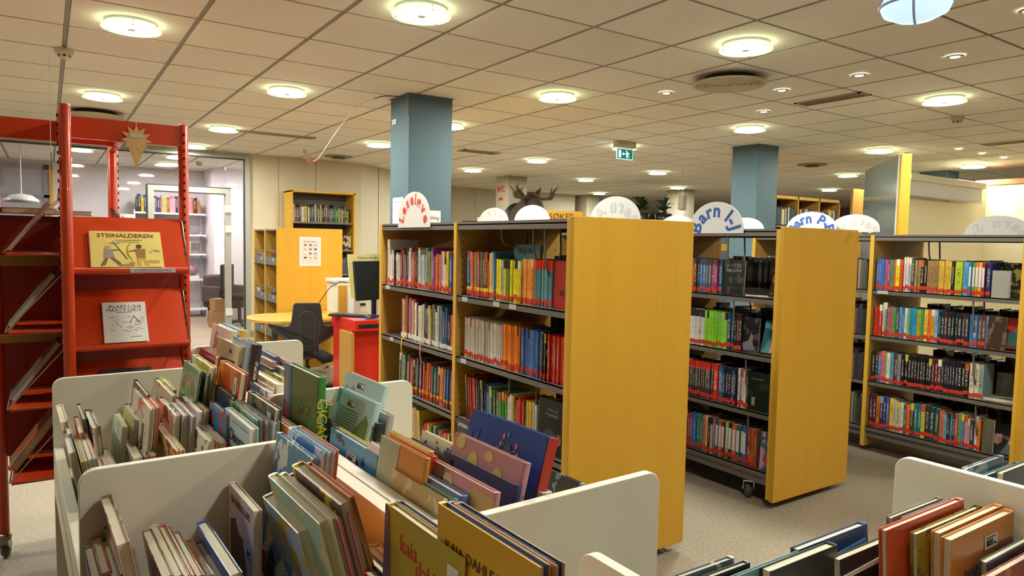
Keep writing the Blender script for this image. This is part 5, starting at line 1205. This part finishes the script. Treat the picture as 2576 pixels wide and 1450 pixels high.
def table():
    t = thing('work_table', 'wooden work table with rounded end between chair and CD case', 'table', (2.06, 6.93, 0))
    poly = [(-.48+.28*(1-math.cos(a)) if False else -.20-.28*math.sin(a), -.42+.38*(1-math.cos(a))) for a in [PI*k/14 for k in range(15)]]
    poly = [(.62, -.42)] + [(-.20-.28*math.sin(PI*k/14), -.42+.38*(1-math.cos(PI*k/14))) for k in range(15)] + [(.62, .34)]
    MB().prism(poly, .64, .665, 'z').build('table_top', TABLEW, t, bevel=.003)
    for x, y in ((-.25, -.1), (.5, -.3), (-.15, .22), (.5, .26)): MB().tube([(x, y, 0), (x, y, .64)], .022, 12).build('leg', mat('table_leg_grey', '58544c', .4, .5), t)
    MB().box(.10, .62, -.40, .30, .55, .57).build('under_shelf', DARKM, t)
    s = thing('desk_screen', 'low wooden screen panel beside the monitor', 'screen panel', (2.24, 6.22, 0)); MB().box(0, .13, 0, .02, .30, 1.01).build('panel', BEECH, s, bevel=.002); MB().box(0, .05, 0, .3, 0, .05).box(.0, .02, 0, .02, .05, .30).build('foot', STEEL, s); MB().box(.13, .15, .0, .02, .3, 1.0).build('edge', BEECHX, s)
    c = [(2.10, 6.35, .72), (2.06, 6.4, .73), (2.12, 6.38, .86), (2.20, 6.36, .98), (2.28, 6.3, 1.04), (2.36, 6.2, 1.03)]
    tag(MB().tube(c, .004, 6).build('cable', DARKM), 'thin dark cable curving up behind the office chair', 'cable')
    p = thing('printer', 'pale printer edge behind the monitor', 'printer', (2.42, 6.5, .72)); MB().box(-.13, .18, -.1, .2, .0, .30).build('body', mat('printer_white', 'd8d0c0', .5), p, bevel=.01); MB().box(-.15, .18, -.1, .2, .30, .335).build('lid', mat('printer_white', 'd8d0c0', .5), p, bevel=.008); MB().box(-.12, .15, -.11, -.1, .08, .10).build('tray_slot', DARKM, p)
    f = thing('binder', 'white ring binders standing behind the monitor', 'binder', (2.32, 6.05, .72)); MB().box(0, .06, 0, .2, 0, .28).build('spine', PAPER, f)
table()
def chair():
    t = thing('office_chair', 'black saddle-seat office chair with winged T-shaped backrest', 'office chair', (1.90, 6.08, 0), -.30)
    # back shell: local x right, y away, front to the far side
    w = [(-.335, .672), (-.325, .690), (-.28, .684), (-.19, .668), (-.15, .675), (-.135, .70), (-.115, .86), (-.10, .872), (.10, .872), (.115, .86), (.135, .70), (.15, .675), (.19, .668), (.28, .684), (.325, .690), (.335, .672), (.27, .60), (.17, .535), (.10, .50), (.095, .40), (-.095, .40), (-.10, .50), (-.17, .535), (-.27, .60)]
    vs = []; n = len(w)
    for s in (-.016, .016):
        for x, z in w:
            y = s + .10*min(1, (abs(x)/.35)**1.6) + .04*(z-.4)*-1 - .02
            vs.append((x, y, z))
    m = MB(); ctr = [(0, -.05, .65)]
    o0 = 0; m.v = vs[:]; m.f = [tuple(range(n))[::-1], tuple(range(n, 2*n))] + [(i, (i+1) % n, n+(i+1) % n, n+i) for i in range(n)]; m.mi = [0]*len(m.f); m.sm = [False]*len(m.f)
    m.build('backrest', CHAIRM, t, bevel=.008)
    arch = [(-.062, .42), (-.062, .70)] + [(.062*math.cos(PI-PI*k/10), .74+.062*math.sin(PI-PI*k/10)) for k in range(11)] + [(.062, .70), (.062, .42)]
    MB().tube([(x, -.052-.04*(z-.4), z) for x, z in arch], .0025, 6).build('back_seam', mat('seam_grey', '4c4a4c', .5), t)
    prof = []
    s = MB(); nx, ny = 13, 11; g = []
    for j in range(ny):
        for i in range(nx):
            x = -.25+.5*i/(nx-1); yv = -.06+.44*j/(ny-1); q = abs(x)/.25
            z = .43+.05*math.cos(j/(ny-1)*PI)*.4-.07*q*q+.03*(1-abs(2*j/(ny-1)-1))*(1-q)
            g.append((x*(1-.35*abs(2*j/(ny-1)-1.1)**2), yv, z))
    top = g; bot = [(x*.9, y, z-.05) for x, y, z in g]
    F = [(j*nx+i, j*nx+i+1, (j+1)*nx+i+1, (j+1)*nx+i) for j in range(ny-1) for i in range(nx-1)]
    N_ = nx*ny; s.add(top+bot, F+[tuple(N_+i for i in f)[::-1] for f in F], 0, True)
    rim = [i for i in range(nx)]+[nx*(j+1)-1 for j in range(1, ny)]+[nx*ny-1-i for i in range(1, nx)]+[nx*j for j in range(ny-2, 0, -1)]
    s.f += [(rim[(k+1) % len(rim)], rim[k], rim[k]+N_, rim[(k+1) % len(rim)]+N_) for k in range(len(rim))]; s.mi += [0]*len(rim); s.sm += [True]*len(rim)
    s.build('saddle_seat', FABRIC, t)
    MB().tube([(0, .14, .10), (0, .14, .28)], .028, 14).tube([(0, .14, .28), (0, .14, .40)], .016, 12).build('gas_column', DARKM, t); MB().box(-.05, .05, -.03, .2, .375, .40).build('seat_mount', DARKM, t); MB().box(-.05, .05, -.06, -.02, .375, .50).build('back_mount', DARKM, t)
    for k in range(5):
        a = 2*PI*k/5+.3; d = Vector((math.cos(a), math.sin(a), 0)); c0 = Vector((0, .14, .10))
        MB().tube([c0, c0+d*.16+Vector((0, 0, -.015)), c0+d*.31+Vector((0, 0, -.035))], [.026, .022, .016], 10).build('base_leg', DARKM, t)
        MB().lathe([(0, -.02), (.025, -.02), (.027, 0), (.025, .02), (0, .02)], 16, tuple(c0+d*.31+Vector((0, 0, -.072))), axis='x').build('castor', DARKM, t)
chair()

# ================================================================== CD CASE AND WALL BOOKCASE
def cd_case():
    x0, x1, y0 = 2.0, 2.687, 7.38
    t = thing('media_case', 'wooden media case with grey CD trays beside the glass wall', 'media case', (x0, y0, 0))
    MB().box(-.01, x1-x0+.01, 0, .025, .045, 1.545).build('end_panel', BEECH, t, bevel=.003)
    for y in (.025, .50, .98):
        MB().box(0, x1-x0, y, y+.028, .05, 1.535).build('upright', BEECHI, t); MB().box(-.003, 0, y, y+.028, .05, 1.535).build('edge_band', BEECHX, t)
    tray = mat('tray_grey', '68645e', .5)
    for a, b in ((.053, .50), (.528, .98)):
        MB().box(.004, x1-x0, a, b, 1.515, 1.53).build('top_board', STEEL, t)
        for z in (1.14, .74, .36, .09):
            q = MB().box(.0, .006, a+.004, b-.004, z, z+.09).box(.0, .24, a+.004, b-.004, z, z+.005).box(.23, .24, a+.004, b-.004, z, z+.14).box(.0, .008, a+.004, b-.004, z+.155, z+.165).box(0, .008, a+.004, a+.01, z, z+.165).build('tray', tray, t)
            MB().box(-.001, 0, (a+b)/2-.10, (a+b)/2-.07, z+.05, z+.08).build('tray_label', PAPER, q)
    for x, y in ((.1, .15), (.58, .15), (.1, .85), (.58, .85)): caster(t, x, y)
    i = 0
    for a, b in ((.055, .49), (.53, .97)):
        for z in (1.146, .746, .366):
            for k in range(9):
                i += 1; c = random.choice(['282828', 'b0aca4', '3c3c40', 'c8c0b0', '6c5c58', '48484c', '8c7868'])
                o = MB().box(0, .011, 0, .135, 0, .12).build('compact_disc_case', ink(c)); o.location = (x0+.02+.02*k, y0+a+.01+random.uniform(0, .25), z); o.rotation_euler = (0, -.22 if k % 2 else -.16, 0)
                tag(o, f"{colour_word(c)} CD case, {ordinal(i)} one counted through the trays by the glass wall", 'CD case', 'CD cases in the grey trays')
    p = thing('poster', 'pink-bordered poster with twelve colour dot pairs on the media case end', 'poster', (2.34, 7.379, 1.30), 0)
    MB().box(-.115, .115, -.0015, 0, -.155, .155).build('sheet', PAPER, p); MB().box(-.095, .095, -.0025, -.0015, -.135, .135).build('pink_field', ink('d8c0bc'), p)
    text('Du kan være...', .022, BLACKINK, p, frame((0, -.003, .105), (1, 0, 0), (0, 0, 1), (0, -1, 0)))
    cs = ['3c5850', '40407c', 'c898a0', 'd8a038', 'b04050', '383044', 'd8ccc8', '486050', '7c88b0', '302c3c', 'd0a0b0', 'd89040']
    for k, c in enumerate(cs):
        x = -.055+.055*(k % 3); z = .07-.045*(k//3)
        MB().lathe([(0, -.0008), (.009, -.0008), (.009, 0)], 14, (x-.006, -.0025, z), axis='y').lathe([(0, -.001), (.009, -.001), (.009, 0)], 14, (x+.008, -.0025, z), axis='y').build('dot_pair', ink(c), p); MB().box(x-.014, x+.014, -.003, -.0025, z-.018, z-.015).build('caption', GREYINK, p)
cd_case()
def wall_case():
    x0, x1, y0 = 2.89, 3.85, 9.98
    t = thing('wall_bookcase', 'tall wooden bookcase standing against the pale wall panels', 'bookcase', (x0, y0, 0))
    for x in (0, x1-x0-.03): MB().box(x, x+.03, 0, .36, 0, 2.12).build('side_panel', BEECHX, t, bevel=.002)
    MB().box(0, x1-x0, 0, .36, 2.10, 2.13).build('top', BEECHX, t); MB().box(.03, x1-x0-.03, .345, .355, .05, 2.1).build('back_panel', mat('case_back_grey', '5c564e', .7), t)
    zs = (1.68, 1.28, .92, .56, .2); i = 0
    for z in zs: MB().box(.03, x1-x0-.03, .0, .34, z-.025, z).build('shelf', STEEL, t)
    for z, n, xe in ((1.68, 30, .80), (1.28, 26, .72), (.92, 8, .3), (.2, 20, .85)):
        x = x0+.035
        while x < x0+xe:
            i += 1; w = random.uniform(.014, .034); c = random.choice(['2c2c30', 'a89c88', '4c2c28', '3c5c40', '28344c', 'c8bca4', '8c3830', 'b0a040', '1c1c20', '54504c'])
            o = link('hardback', SHELF_ME); o.scale = (w*.95, .17, random.uniform(.19, .26)); o.location = (x+w/2, y0+.03, z+.001); setcol(o, c, 'd8d0c0', 0.)
            tag(o, f"{colour_word(c)} hardback, {ordinal(i)} in the tall case by the pale wall", 'hardback', 'hardbacks in the wall case'); x += w
    def fo(xc, z, w, h, c, lb, txt=None, m=None, c2=None):
        o = ruled(lb, 'hardback', frame((xc-w/2, y0+.06, z+.001), (0, -1, 0), (1, 0, 0), (0, 0, 1)), (.02, w, h), c, c2, 1. if c2 else 0.)
        for k, s in enumerate(txt or ()): face_text(o, s, .5, .72-.2*k, .05, 1, m)
    fo(x1-.16, 1.68, .13, .21, '8c8024', 'yellow and black book face-out on the wall case top shelf', None, None, '1c1c1c')
    fo(x1-.13, 1.28, .16, .21, 'b8a070', 'tan book with black pipe pattern face-out in the wall case', None, None, '201c18')
    fo(x1-.17, .92, .17, .24, '44484c', 'grey book with orange UT lettering face-out in the wall case', ('UT',), ink('c86c30')); fo(x1-.05, .92, .05, .2, '7c2c28', 'narrow red book at the right of the wall case')
    fo(x1-.16, .56, .19, .23, '1c1a1c', 'black book with white capital lettering face-out in the wall case', ('LYKKE', 'PARSAN'), PAPER)
wall_case()
t = thing('notice', 'white notice with blue box taped to the left side of the blue column', 'notice', (2.441, 5.37, 1.645)); MB().box(-.0015, 0, -.105, .105, -.15, .15).build('sheet', PAPER, t); MB().box(-.003, -.0015, -.09, .02, -.04, .07).build('pink_field', ink('d8ccc8'), t) ; MB().box(-.004, -.002, -.09, -.035, -.03, .05).build('blue_box', ink('1c60b0'), t)
MB().box(-.003, -.0015, -.01, .05, -.085, -.075).box(-.003, -.0015, -.01, .02, -.115, -.105).build('blue_lines', ink('30508c'), t); MB().box(-.003, -.0015, -.06, .08, .11, .114).build('text_line', GREYINK, t)
t = thing('notice', 'white notice headed Påkobling on the front of the blue column', 'notice', (2.61, 5.177, 1.60)); MB().box(-.13, .13, -.0015, 0, -.09, .09).build('sheet', PAPER, t); text('Påkobling', .045, ink('405068'), t, frame((.03, -.002, .03), (1, 0, 0), (0, 0, 1), (0, -1, 0)))
for k in range(4): MB().box(-.06, .10-.02*k, -.0025, -.0015, -.012-.016*k, -.009-.016*k).build('text_line', GREYINK, t)
t = thing('door_tag', 'small white name tag high on the blue column', 'tag', (2.443, 5.47, 2.43)); MB().box(-.003, 0, -.05, .03, -.02, .02).build('plate', PAPER, t); MB().box(-.004, -.003, -.03, .02, -.004, .004).build('red_line', ink('b06050'), t)
t = thing('bird_rod', 'thin bending rod with a wooden bird hung from the blue column', 'hanging bird', (2.40, 5.25, 2.52))
MB().box(.03, .045, -.08, -.06, -.07, .06).build('wall_bracket', STEEL, t)
rod = [(2.40, 5.17, 2.575), (2.36, 5.17, 2.580), (2.216, 5.2, 2.568), (2.035, 5.2, 2.477), (1.924, 5.2, 2.358), (1.708, 5.2, 2.039)]
def smooth_path(p, k=6):
    out = []; P = [Vector(q) for q in p]; P = [P[0]*2-P[1]]+P+[P[-1]*2-P[-2]]
    for i in range(1, len(P)-2):
        for s in range(k):
            u = s/k; a, b, c, d = P[i-1], P[i], P[i+1], P[i+2]
            out.append(.5*((2*b)+(c-a)*u+(2*a-5*b+4*c-d)*u*u+(3*b-a-3*c+d)*u**3))
    return out+[P[-2]]
off = Vector((2.40, 5.25, 2.52)); path = [q-off for q in smooth_path(rod)]
MB().tube(path[:len(path)//2], .0035, 7).build('dark_rod', mat('rod_dark', '2c2420', .4), t); MB().tube(path[len(path)//2-1:], .003, 7).build('white_rod', mat('rod_white', 'd8cfc0', .35), t)
e = path[-1]
bw = mat('bird_wood', '8c6840', .6, 0, .2, 40)
MB().tube([e, e+Vector((-.02, 0, -.02)), e+Vector((-.05, 0, -.03)), e+Vector((-.065, 0, -.055))], [.004, .009, .007, .003], 8).build('bird_body', mat('bird_red', 'b85838', .6), t)
for k in range(7): MB().prism([(e.x-.05-.009*k, e.z-.025+.012*k), (e.x-.075-.008*k, e.z-.03+.012*k), (e.x-.072-.008*k, e.z-.02+.013*k), (e.x-.045-.007*k, e.z-.012+.013*k)], e.y-.012, e.y+.012, 'y').build('wing_feather', bw, t)

# ================================================================== OFFICE
def office():
    y0 = 13.35; x0, x1 = 1.25, 2.36
    t = thing('office_shelf', 'white wall shelving full of books in the office', 'shelving', (x0, y0, 0))
    zs = (1.84, 1.47, 1.13, .68, .15); wm = mat('office_shelf_white', 'e0dce0', .5)
    for z in zs: MB().box(0, x1-x0, 0, .3, z-.03, z).build('shelf', wm, t)
    for x in (.03, x1-x0-.05): MB().box(x, x+.03, .30, .33, 0, 2.0).build('slotted_rail', mat('rail_silver', 'b0aeb0', .4, .5), t)
    MB().box(-.02, 0, 0, .3, 0, 1.87).box(x1-x0, x1-x0+.02, 0, .3, 0, .2).build('end_panel', wm, t); i = 0
    for z, a, b, h in ((1.84, .02, .98, .3), (1.47, .02, .72, .26), (1.13, .02, .85, .22), (.68, .02, .4, .2), (.15, .02, .6, .32)):
        x = x0+a
        while x < x0+b:
            i += 1; w = random.uniform(.018, .05); c = random.choice(['202024', '2c3c60', '6c6848', 'c06c28', '30688c', 'a03030', 'c8909c', '3c2c4c', 'c0a030', '8ca09c', '282828', 'c8bcb0'])
            o = link('office_book', SHELF_ME); o.scale = (w*.95, .2, h*random.uniform(.75, 1.05)); o.location = (x+w/2, y0+.02, z+.001); setcol(o, c, 'd8d0c0', 0.)
            tag(o, f"{colour_word(c)} book, {ordinal(i)} on the white office shelves", 'office book', 'books on the office shelves'); x += w
    v = thing('vase', 'round mauve vase on the white office shelf', 'vase', (2.12, y0+.12, .745)); MB().lathe([(0, 0), (.06, 0), (.10, .04), (.115, .09), (.09, .14), (.045, .165), (.04, .19), (.05, .20), (.04, .195)], 28).build('body', mat('vase_mauve', '9c7484', .35), v)
    o = MB().box(-.15, .15, -.08, .08, 0, .06).build('cardboard_carton', PAPER, bevel=.004); o.location = (2.1, y0+.12, .681); tag(o, 'white carton under the mauve vase', 'carton')
    k = thing('office_armchair', 'dark brown armchair by the office door', 'armchair', (2.50, 12.35, 0), .5); MB().box(-.25, .25, -.25, .25, .25, .45).build('seat', mat('chair_brown', '4c4240', .8), k, bevel=.04); MB().box(-.25, .25, .2, .3, .25, .80).build('backrest', mat('chair_brown', '4c4240', .8), k, bevel=.04)
    for s in (-1, 1):
        MB().box(s*.28-.03, s*.28+.03, -.2, .25, .35, .62).build('armrest', mat('chair_brown', '4c4240', .8), k, bevel=.02)
        for q in (-.2, .2): MB().tube([(s*.2, q, 0), (s*.2, q, .26)], .018, 8).build('leg', DARKM, k)
    c2 = thing('office_swivel_chair', 'black swivel chair back behind the door frame', 'chair', (2.42, 11.9, 0), .9); MB().box(-.2, .2, -.02, .03, .55, 1.0).build('backrest', CHAIRM, c2, bevel=.03); MB().box(-.22, .22, -.4, 0, .44, .52).build('seat', FABRIC, c2, bevel=.03); MB().tube([(0, -.2, .05), (0, -.2, .45)], .03).build('column', DARKM, c2); MB().box(-.03, .03, -.02, .02, .45, .6).build('back_stem', DARKM, c2)
    for q in range(5): MB().tube([(0, -.2, .08), (.28*math.cos(q*1.257), -.2+.28*math.sin(q*1.257), .04)], .018).build('base_leg', DARKM, c2)
    for q, (x, y, z, s) in enumerate(((2.25, 11.75, 0, .26), (2.25, 11.75, .26, .2))):
        o = thing('cardboard_box', ('lower' if q == 0 else 'upper')+' brown cardboard box stacked behind the door frame', 'cardboard box', (x, y, z), .2*q); MB().box(-s/2, s/2, -s/2, s/2, 0, s*.98).build('carton', mat('cardboard', 'a07c54', .8), o); MB().box(-.025, .025, -s/2-.001, s/2+.001, s*.98, s*.98+.001).build('tape', mat('tape_tan', 'b8986c', .4), o)
    o = thing('waste_bin', 'grey bin with a crumpled bag behind the office glass', 'bin', (2.84, 11.15, 0)); MB().lathe([(0, 0), (.18, 0), (.22, .62), (.205, .62), (.17, .02)], 24).build('body', mat('bin_grey', '585450', .6), o)
    m = MB(); rr = random.Random(2); prof = []
    ring = [[((.23+.04*rr.random())*(1-.75*j/5)*math.cos(2*PI*k/18), (.23+.04*rr.random())*(1-.75*j/5)*math.sin(2*PI*k/18), .50+.24*j/5+.04*rr.random()) for k in range(18)] for j in range(6)]
    m.add([p for r in ring for p in r], [(j*18+k, j*18+(k+1) % 18, (j+1)*18+(k+1) % 18, (j+1)*18+k) for j in range(5) for k in range(18)]); m.build('crumpled_bag', mat('bag_beige', 'a89c88', .7), o)
    p = thing('office_pendant', 'office pendant lamp with glass shade at the left edge', 'pendant lamp', (-.28, 11.7, 0)); MB().tube([(0, 0, CEIL), (0, 0, 1.98)], .006, 6).build('cord', PAPER, p); MB().lathe([(0, 1.98), (.12, 1.96), (.2, 1.9), (.21, 1.86), (0, 1.85)], 28).build('shade', mat('shade_grey', 'a8a8a0', .3), p)
    f = thing('framed_picture', 'framed picture leaning on a low cabinet in the office', 'picture', (1.12, 13.3, 1.45)); MB().box(-.12, .12, 0, .02, 0, .34).build('frame', PAPER, f); MB().box(-.09, .09, -.003, 0, .05, .28).build('print', ink('3c8ca0'), f); MB().box(-.05, .06, -.005, -.003, .05, .18).build('yellow_shape', ink('c8a850'), f)
    c = thing('low_cabinet', 'low office cabinet with boxes behind the red rack', 'cabinet', (.5, 13.3, 0)); MB().box(-.5, .7, 0, .4, 0, 1.45).build('body', wm, c); MB().box(-.49, .09, -.015, 0, .05, 1.42).build('door', wm, c); MB().box(.11, .69, -.015, 0, .05, 1.42).build('door', wm, c)
    o = MB().box(-.18, .18, -.1, .1, 0, .14).build('storage_box', mat('box_taupe', '9c8c78', .8), bevel=.004); o.location = (.98, 13.5, 1.451); tag(o, 'taupe storage box on the office cabinet', 'box')
office()

# ================================================================== FAR BACKGROUND
def far_things():
    t = thing('far_bookcase', 'dark wooden bookcases of adult books behind the farther blue column', 'bookcase', (8.12, 5.80, 0))
    for k in range(4): MB().box(k*.5-.012, k*.5+.012, 0, .3, 0, 2.14).build('side_panel', BEECHI, t)
    MB().box(-.012, 1.512, 0, .3, 2.10, 2.14).build('top', BEECHX, t); MB().box(0, 1.5, .29, .3, 0, 2.1).build('back', mat('case_back_dark', '3c342c', .8), t); MB().box(-.15, -.012, .0, .03, 0, 2.14).build('end_board', BEECH, t)
    for z in (1.74, 1.41, 1.08, .75, .42): MB().box(0, 1.5, 0, .28, z-.03, z).build('shelf', STEEL, t)
    t = thing('wooden_board', 'wooden board standing beyond the grey glass partition', 'board', (7.93, 4.62, 0)); MB().box(0, .23, 0, .03, 0, 2.15).build('board', BEECHI, t, bevel=.003); MB().box(-.02, .25, -.06, .09, 0, .03).build('foot', STEEL, t)
    # grey glass partition with a wooden post
    a = Vector((6.42, 3.30, 0)); d = Vector((1.1, .95, 0)).normalized(); ang = math.atan2(d.y, d.x)
    t = thing('glass_partition', 'smoked grey glass partition with white edge and wooden post', 'partition', tuple(a), ang); MB().box(0, 1.45, -.006, .006, .1, 2.30).build('grey_glass', mat('smoked_glass', '6c7674', .12, 0, .05, 3, spec=.8), t); MB().box(-.05, 0, -.03, .03, 0, 2.30).build('white_edge', PAPER, t)
    MB().box(-.12, -.05, -.05, .03, 0, 2.29).build('wood_post', BEECHX, t); MB().box(0, 1.45, -.02, .02, 0, .1).build('foot_rail', ALU, t); MB().tube([(-.06, -.03, 2.305), (.0, -.02, 2.31)], .004, 6).build('red_cord', ink('b03028'), t)
    t = thing('roller_screen', 'white roller projection screen on the cream wall', 'projection screen', (9.6, 4.41, 0)); MB().box(-1.0, 1.0, -.11, -.01, 2.28, 2.36).build('casing', mat('screen_casing', 'd8d0bc', .4), t, bevel=.01); MB().box(-.98, .96, -.075, -.07, 2.10, 2.28).build('screen_cloth', PAPER, t); MB().box(-.98, .96, -.085, -.06, 2.085, 2.10).build('bottom_bar', mat('screen_bar', '9c9484', .4, .4), t); MB().tube([(-.03, -.072, 2.085), (-.02, -.072, 2.065), (.02, -.072, 2.065), (.03, -.072, 2.085)], .004, 6).build('pull_loop', STEEL, t)
    # moose head on the WC column
    t = thing('moose_head', 'mounted moose head with antlers on the white WC column', 'moose head', (7.06, 10.4, 1.95))
    fur = mat('moose_fur', '3c2e20', .9, 0, .4, 60, .6); ant = mat('antler_brown', '5c4830', .7, 0, .2, 30)
    MB().tube([(0, 0, -.25), (0, -.18, -.10), (0, -.34, .10), (0, -.46, .22), (0, -.58, .12), (0, -.72, -.10), (0, -.78, -.22)], [.30, .28, .20, .16, .13, .11, .09], 16).build('head_and_neck', fur, t); MB().lathe([(0, -.03), (.3, -.03), (.3, 0), (0, 0)], 24, axis='y').build('mount_plate', DARKM, t, loc=(0, .0, -.1))
    for s in (-1, 1):
        MB().tube([(s*.10, -.36, .26), (s*.20, -.34, .36), (s*.27, -.33, .46)], [.04, .055, .012], 10).build('ear', fur, t)
        MB().tube([(s*.09, -.44, .28), (s*.24, -.46, .26), (s*.38, -.50, .28), (s*.44, -.52, .36)], [.028, .026, .035, .03], 8).build('antler', ant, t)
        for (x, y, z) in ((.44, -.62, .50), (.52, -.5, .46), (.36, -.55, .48), (.30, -.62, .44)): MB().tube([(s*.36, -.51, .29), (s*(x+.36)/2, (y-.51)/2, (z+.31)/2), (s*x, y, z)], [.024, .018, .004], 7).build('antler_tine', ant, t)
    t = thing('toilet_sign', 'red WC lettering with left arrow on the white column', 'sign', (6.849, 10.63, 2.32)); text('WC', .15, REDINK, t, frame((-.001, 0, .07), (0, -1, 0), (0, 0, 1), (-1, 0, 0)), bold=.03); MB().prism([(.07, -.10), (.03, -.06), (.03, -.075), (-.07, -.075), (-.07, -.125), (.03, -.125), (.03, -.14)], -.002, 0, 'x').build('arrow', REDINK, t)
    # counter things behind the nearest bookcase
    t = thing('sanitiser_bottle', 'white pump bottle standing behind the nearest bookcase', 'bottle', (2.52, 4.20, 1.46)); MB().lathe([(0, 0), (.03, 0), (.032, .02), (.032, .075), (.018, .09), (.012, .10), (.012, .12)], 20).build('body', PAPER, t); MB().tube([(0, 0, .12), (0, 0, .145), (.03, 0, .148)], .006, 8).build('pump', PAPER, t); MB().lathe([(.0325, .02), (.0325, .055)], 20).build('label', ink('c8c08c'), t)
    t = thing('ledge_stand', 'wooden ledge behind the nearest bookcase carrying the pump bottle', 'stand', (2.60, 4.20, 0)); MB().box(-.12, .45, -.03, .12, 1.435, 1.458).build('ledge', BEECHX, t); MB().box(-.10, -.08, -.02, .1, 0, 1.435).box(.40, .42, -.02, .1, 0, 1.435).build('leg', BEECHI, t)
    tag(MB().tube([(2.66, 4.22, 1.464), (2.60, 4.24, 1.55)], [.003, .006], 6).build('pencil', ink('a88c50')), 'yellow pencil leaning behind the nearest bookcase', 'pencil')
    t = thing('catalogue_case', 'small wooden case with red spines behind the arched signs', 'bookcase', (3.08, 5.1, 0)); MB().box(0, .02, 0, .3, 0, 1.62).box(.7, .72, 0, .3, 0, 1.62).build('side_panel', BEECHI, t); MB().box(0, .72, 0, .3, 1.60, 1.63).build('top', BEECHX, t); MB().box(.02, .7, .28, .3, .1, 1.6).build('back', BEECHI, t); MB().box(.02, .7, .02, .28, 1.35, 1.37).box(.02, .7, .02, .28, 1.0, 1.02).build('shelf', STEEL, t)
    for k in range(12):
        o = link('catalogue_book', SHELF_ME); o.scale = (.03, .18, .20); o.location = (3.26+.033*k, 5.13, 1.371); setcol(o, jit('8c3028'), 'c0a890', 0.); tag(o, f"{ordinal(k+1)} red spine in the small case behind the arched signs", 'catalogue book', 'red spines behind the signs')
    t = thing('search_sign', 'yellow wooden SØKER sign board behind the arched signs', 'sign', (4.20, 5.38, 0), -.35); MB().box(-.36, .20, 0, .02, 1.0, 1.755).build('board', BEECH, t); text('SØKER', .085, BLACKINK, t, frame((-.02, -.001, 1.695), (1, 0, 0), (0, 0, 1), (0, -1, 0))); MB().box(-.3, .15, -.1, .12, 0, .03).box(-.02, .02, 0, .02, 0, 1.0).build('foot', STEEL, t)
    # plants
    leafm = mat('plant_leaf', '2c3c20', .5, 0, .3, 12)
    for q, (x, y, lb) in enumerate(((9.20, 9.45, 'dark green potted plant left of the white column, far back'), (9.58, 9.25, 'dark green leafy plant close to the white column, far back'))):
        p = thing('potted_plant', lb, 'plant', (x, y, 1.80)); MB().lathe([(0, 0), (.12, 0), (.16, .22), (.14, .22), (.1, .03)], 18).build('pot', DARKM, p); rr = random.Random(q)
        MB().lathe([(0, .2), (.14, .2)], 14).build('soil', mat('soil', '281c14', .9), p)
        for k in range(16):
            a = rr.uniform(0, 6.28); l = rr.uniform(.16, .30); hh = rr.uniform(.02, .34); d = Vector((math.cos(a), math.sin(a), 0)); s = Vector((-d.y, d.x, 0))*l*.3; c = Vector((0, 0, .2+hh*.5)); tip = c+d*l+Vector((0, 0, hh*.4))
            mid = c+d*l*.5+Vector((0, 0, hh*.5))
            MB().add([c, mid+s, tip, mid-s, mid+Vector((0, 0, -.01))], [(0, 1, 4), (1, 2, 4), (2, 3, 4), (3, 0, 4)]).build('leaf', leafm, p)
    t = thing('plant_counter', 'dark counter under the far plants', 'counter', (9.4, 9.35, 0)); MB().box(-.6, .6, -.3, .3, 1.70, 1.80).build('top', mat('counter_dark', '3c342c', .6), t); MB().box(-.55, .55, -.25, .25, 0, 1.70).build('body', mat('counter_dark', '3c342c', .6), t)
    t = thing('hanging_label', 'small pale card box on a string below the ceiling, far middle', 'hanging sign', (8.0, 7.35, 1.98)); MB().box(-.06, .06, -.04, .04, 0, .22).build('box', mat('card_pale', 'b8b09c', .7), t, rot=(0, .1, .3)); MB().tube([(0, 0, .22), (.0, 0, CEIL-1.98)], .003, 6).build('string', PAPER, t)
    t = thing('blue_counter', 'pale blue board with a yellow plate seen through the middle bookcase', 'board', (7.4, 5.9, 0)); MB().box(-.8, .4, 0, .04, .4, 1.55).build('board', BLUEC, t); MB().box(-.35, -.05, -.006, 0, 1.38, 1.47).build('yellow_plate', ink('c09838'), t); MB().box(-.8, .4, -.1, .1, .0, .4).build('base', STEEL, t)
    t = thing('wooden_chair', 'golden wooden chair seen through the right-hand bookcase', 'chair', (6.9, 2.35, 0), .4)
    MB().box(-.22, .22, -.22, .22, .43, .46).build('seat', BEECH, t, bevel=.01); MB().box(-.2, .2, .2, .22, .70, .88).build('backrest', BEECH, t)
    for s in (-1, 1): MB().tube([(s*.19, -.19, 0), (s*.18, -.18, .43)], .017).build('leg', BEECH, t); MB().tube([(s*.19, .21, 0), (s*.18, .21, .88)], .017).build('leg', BEECH, t)
far_things()
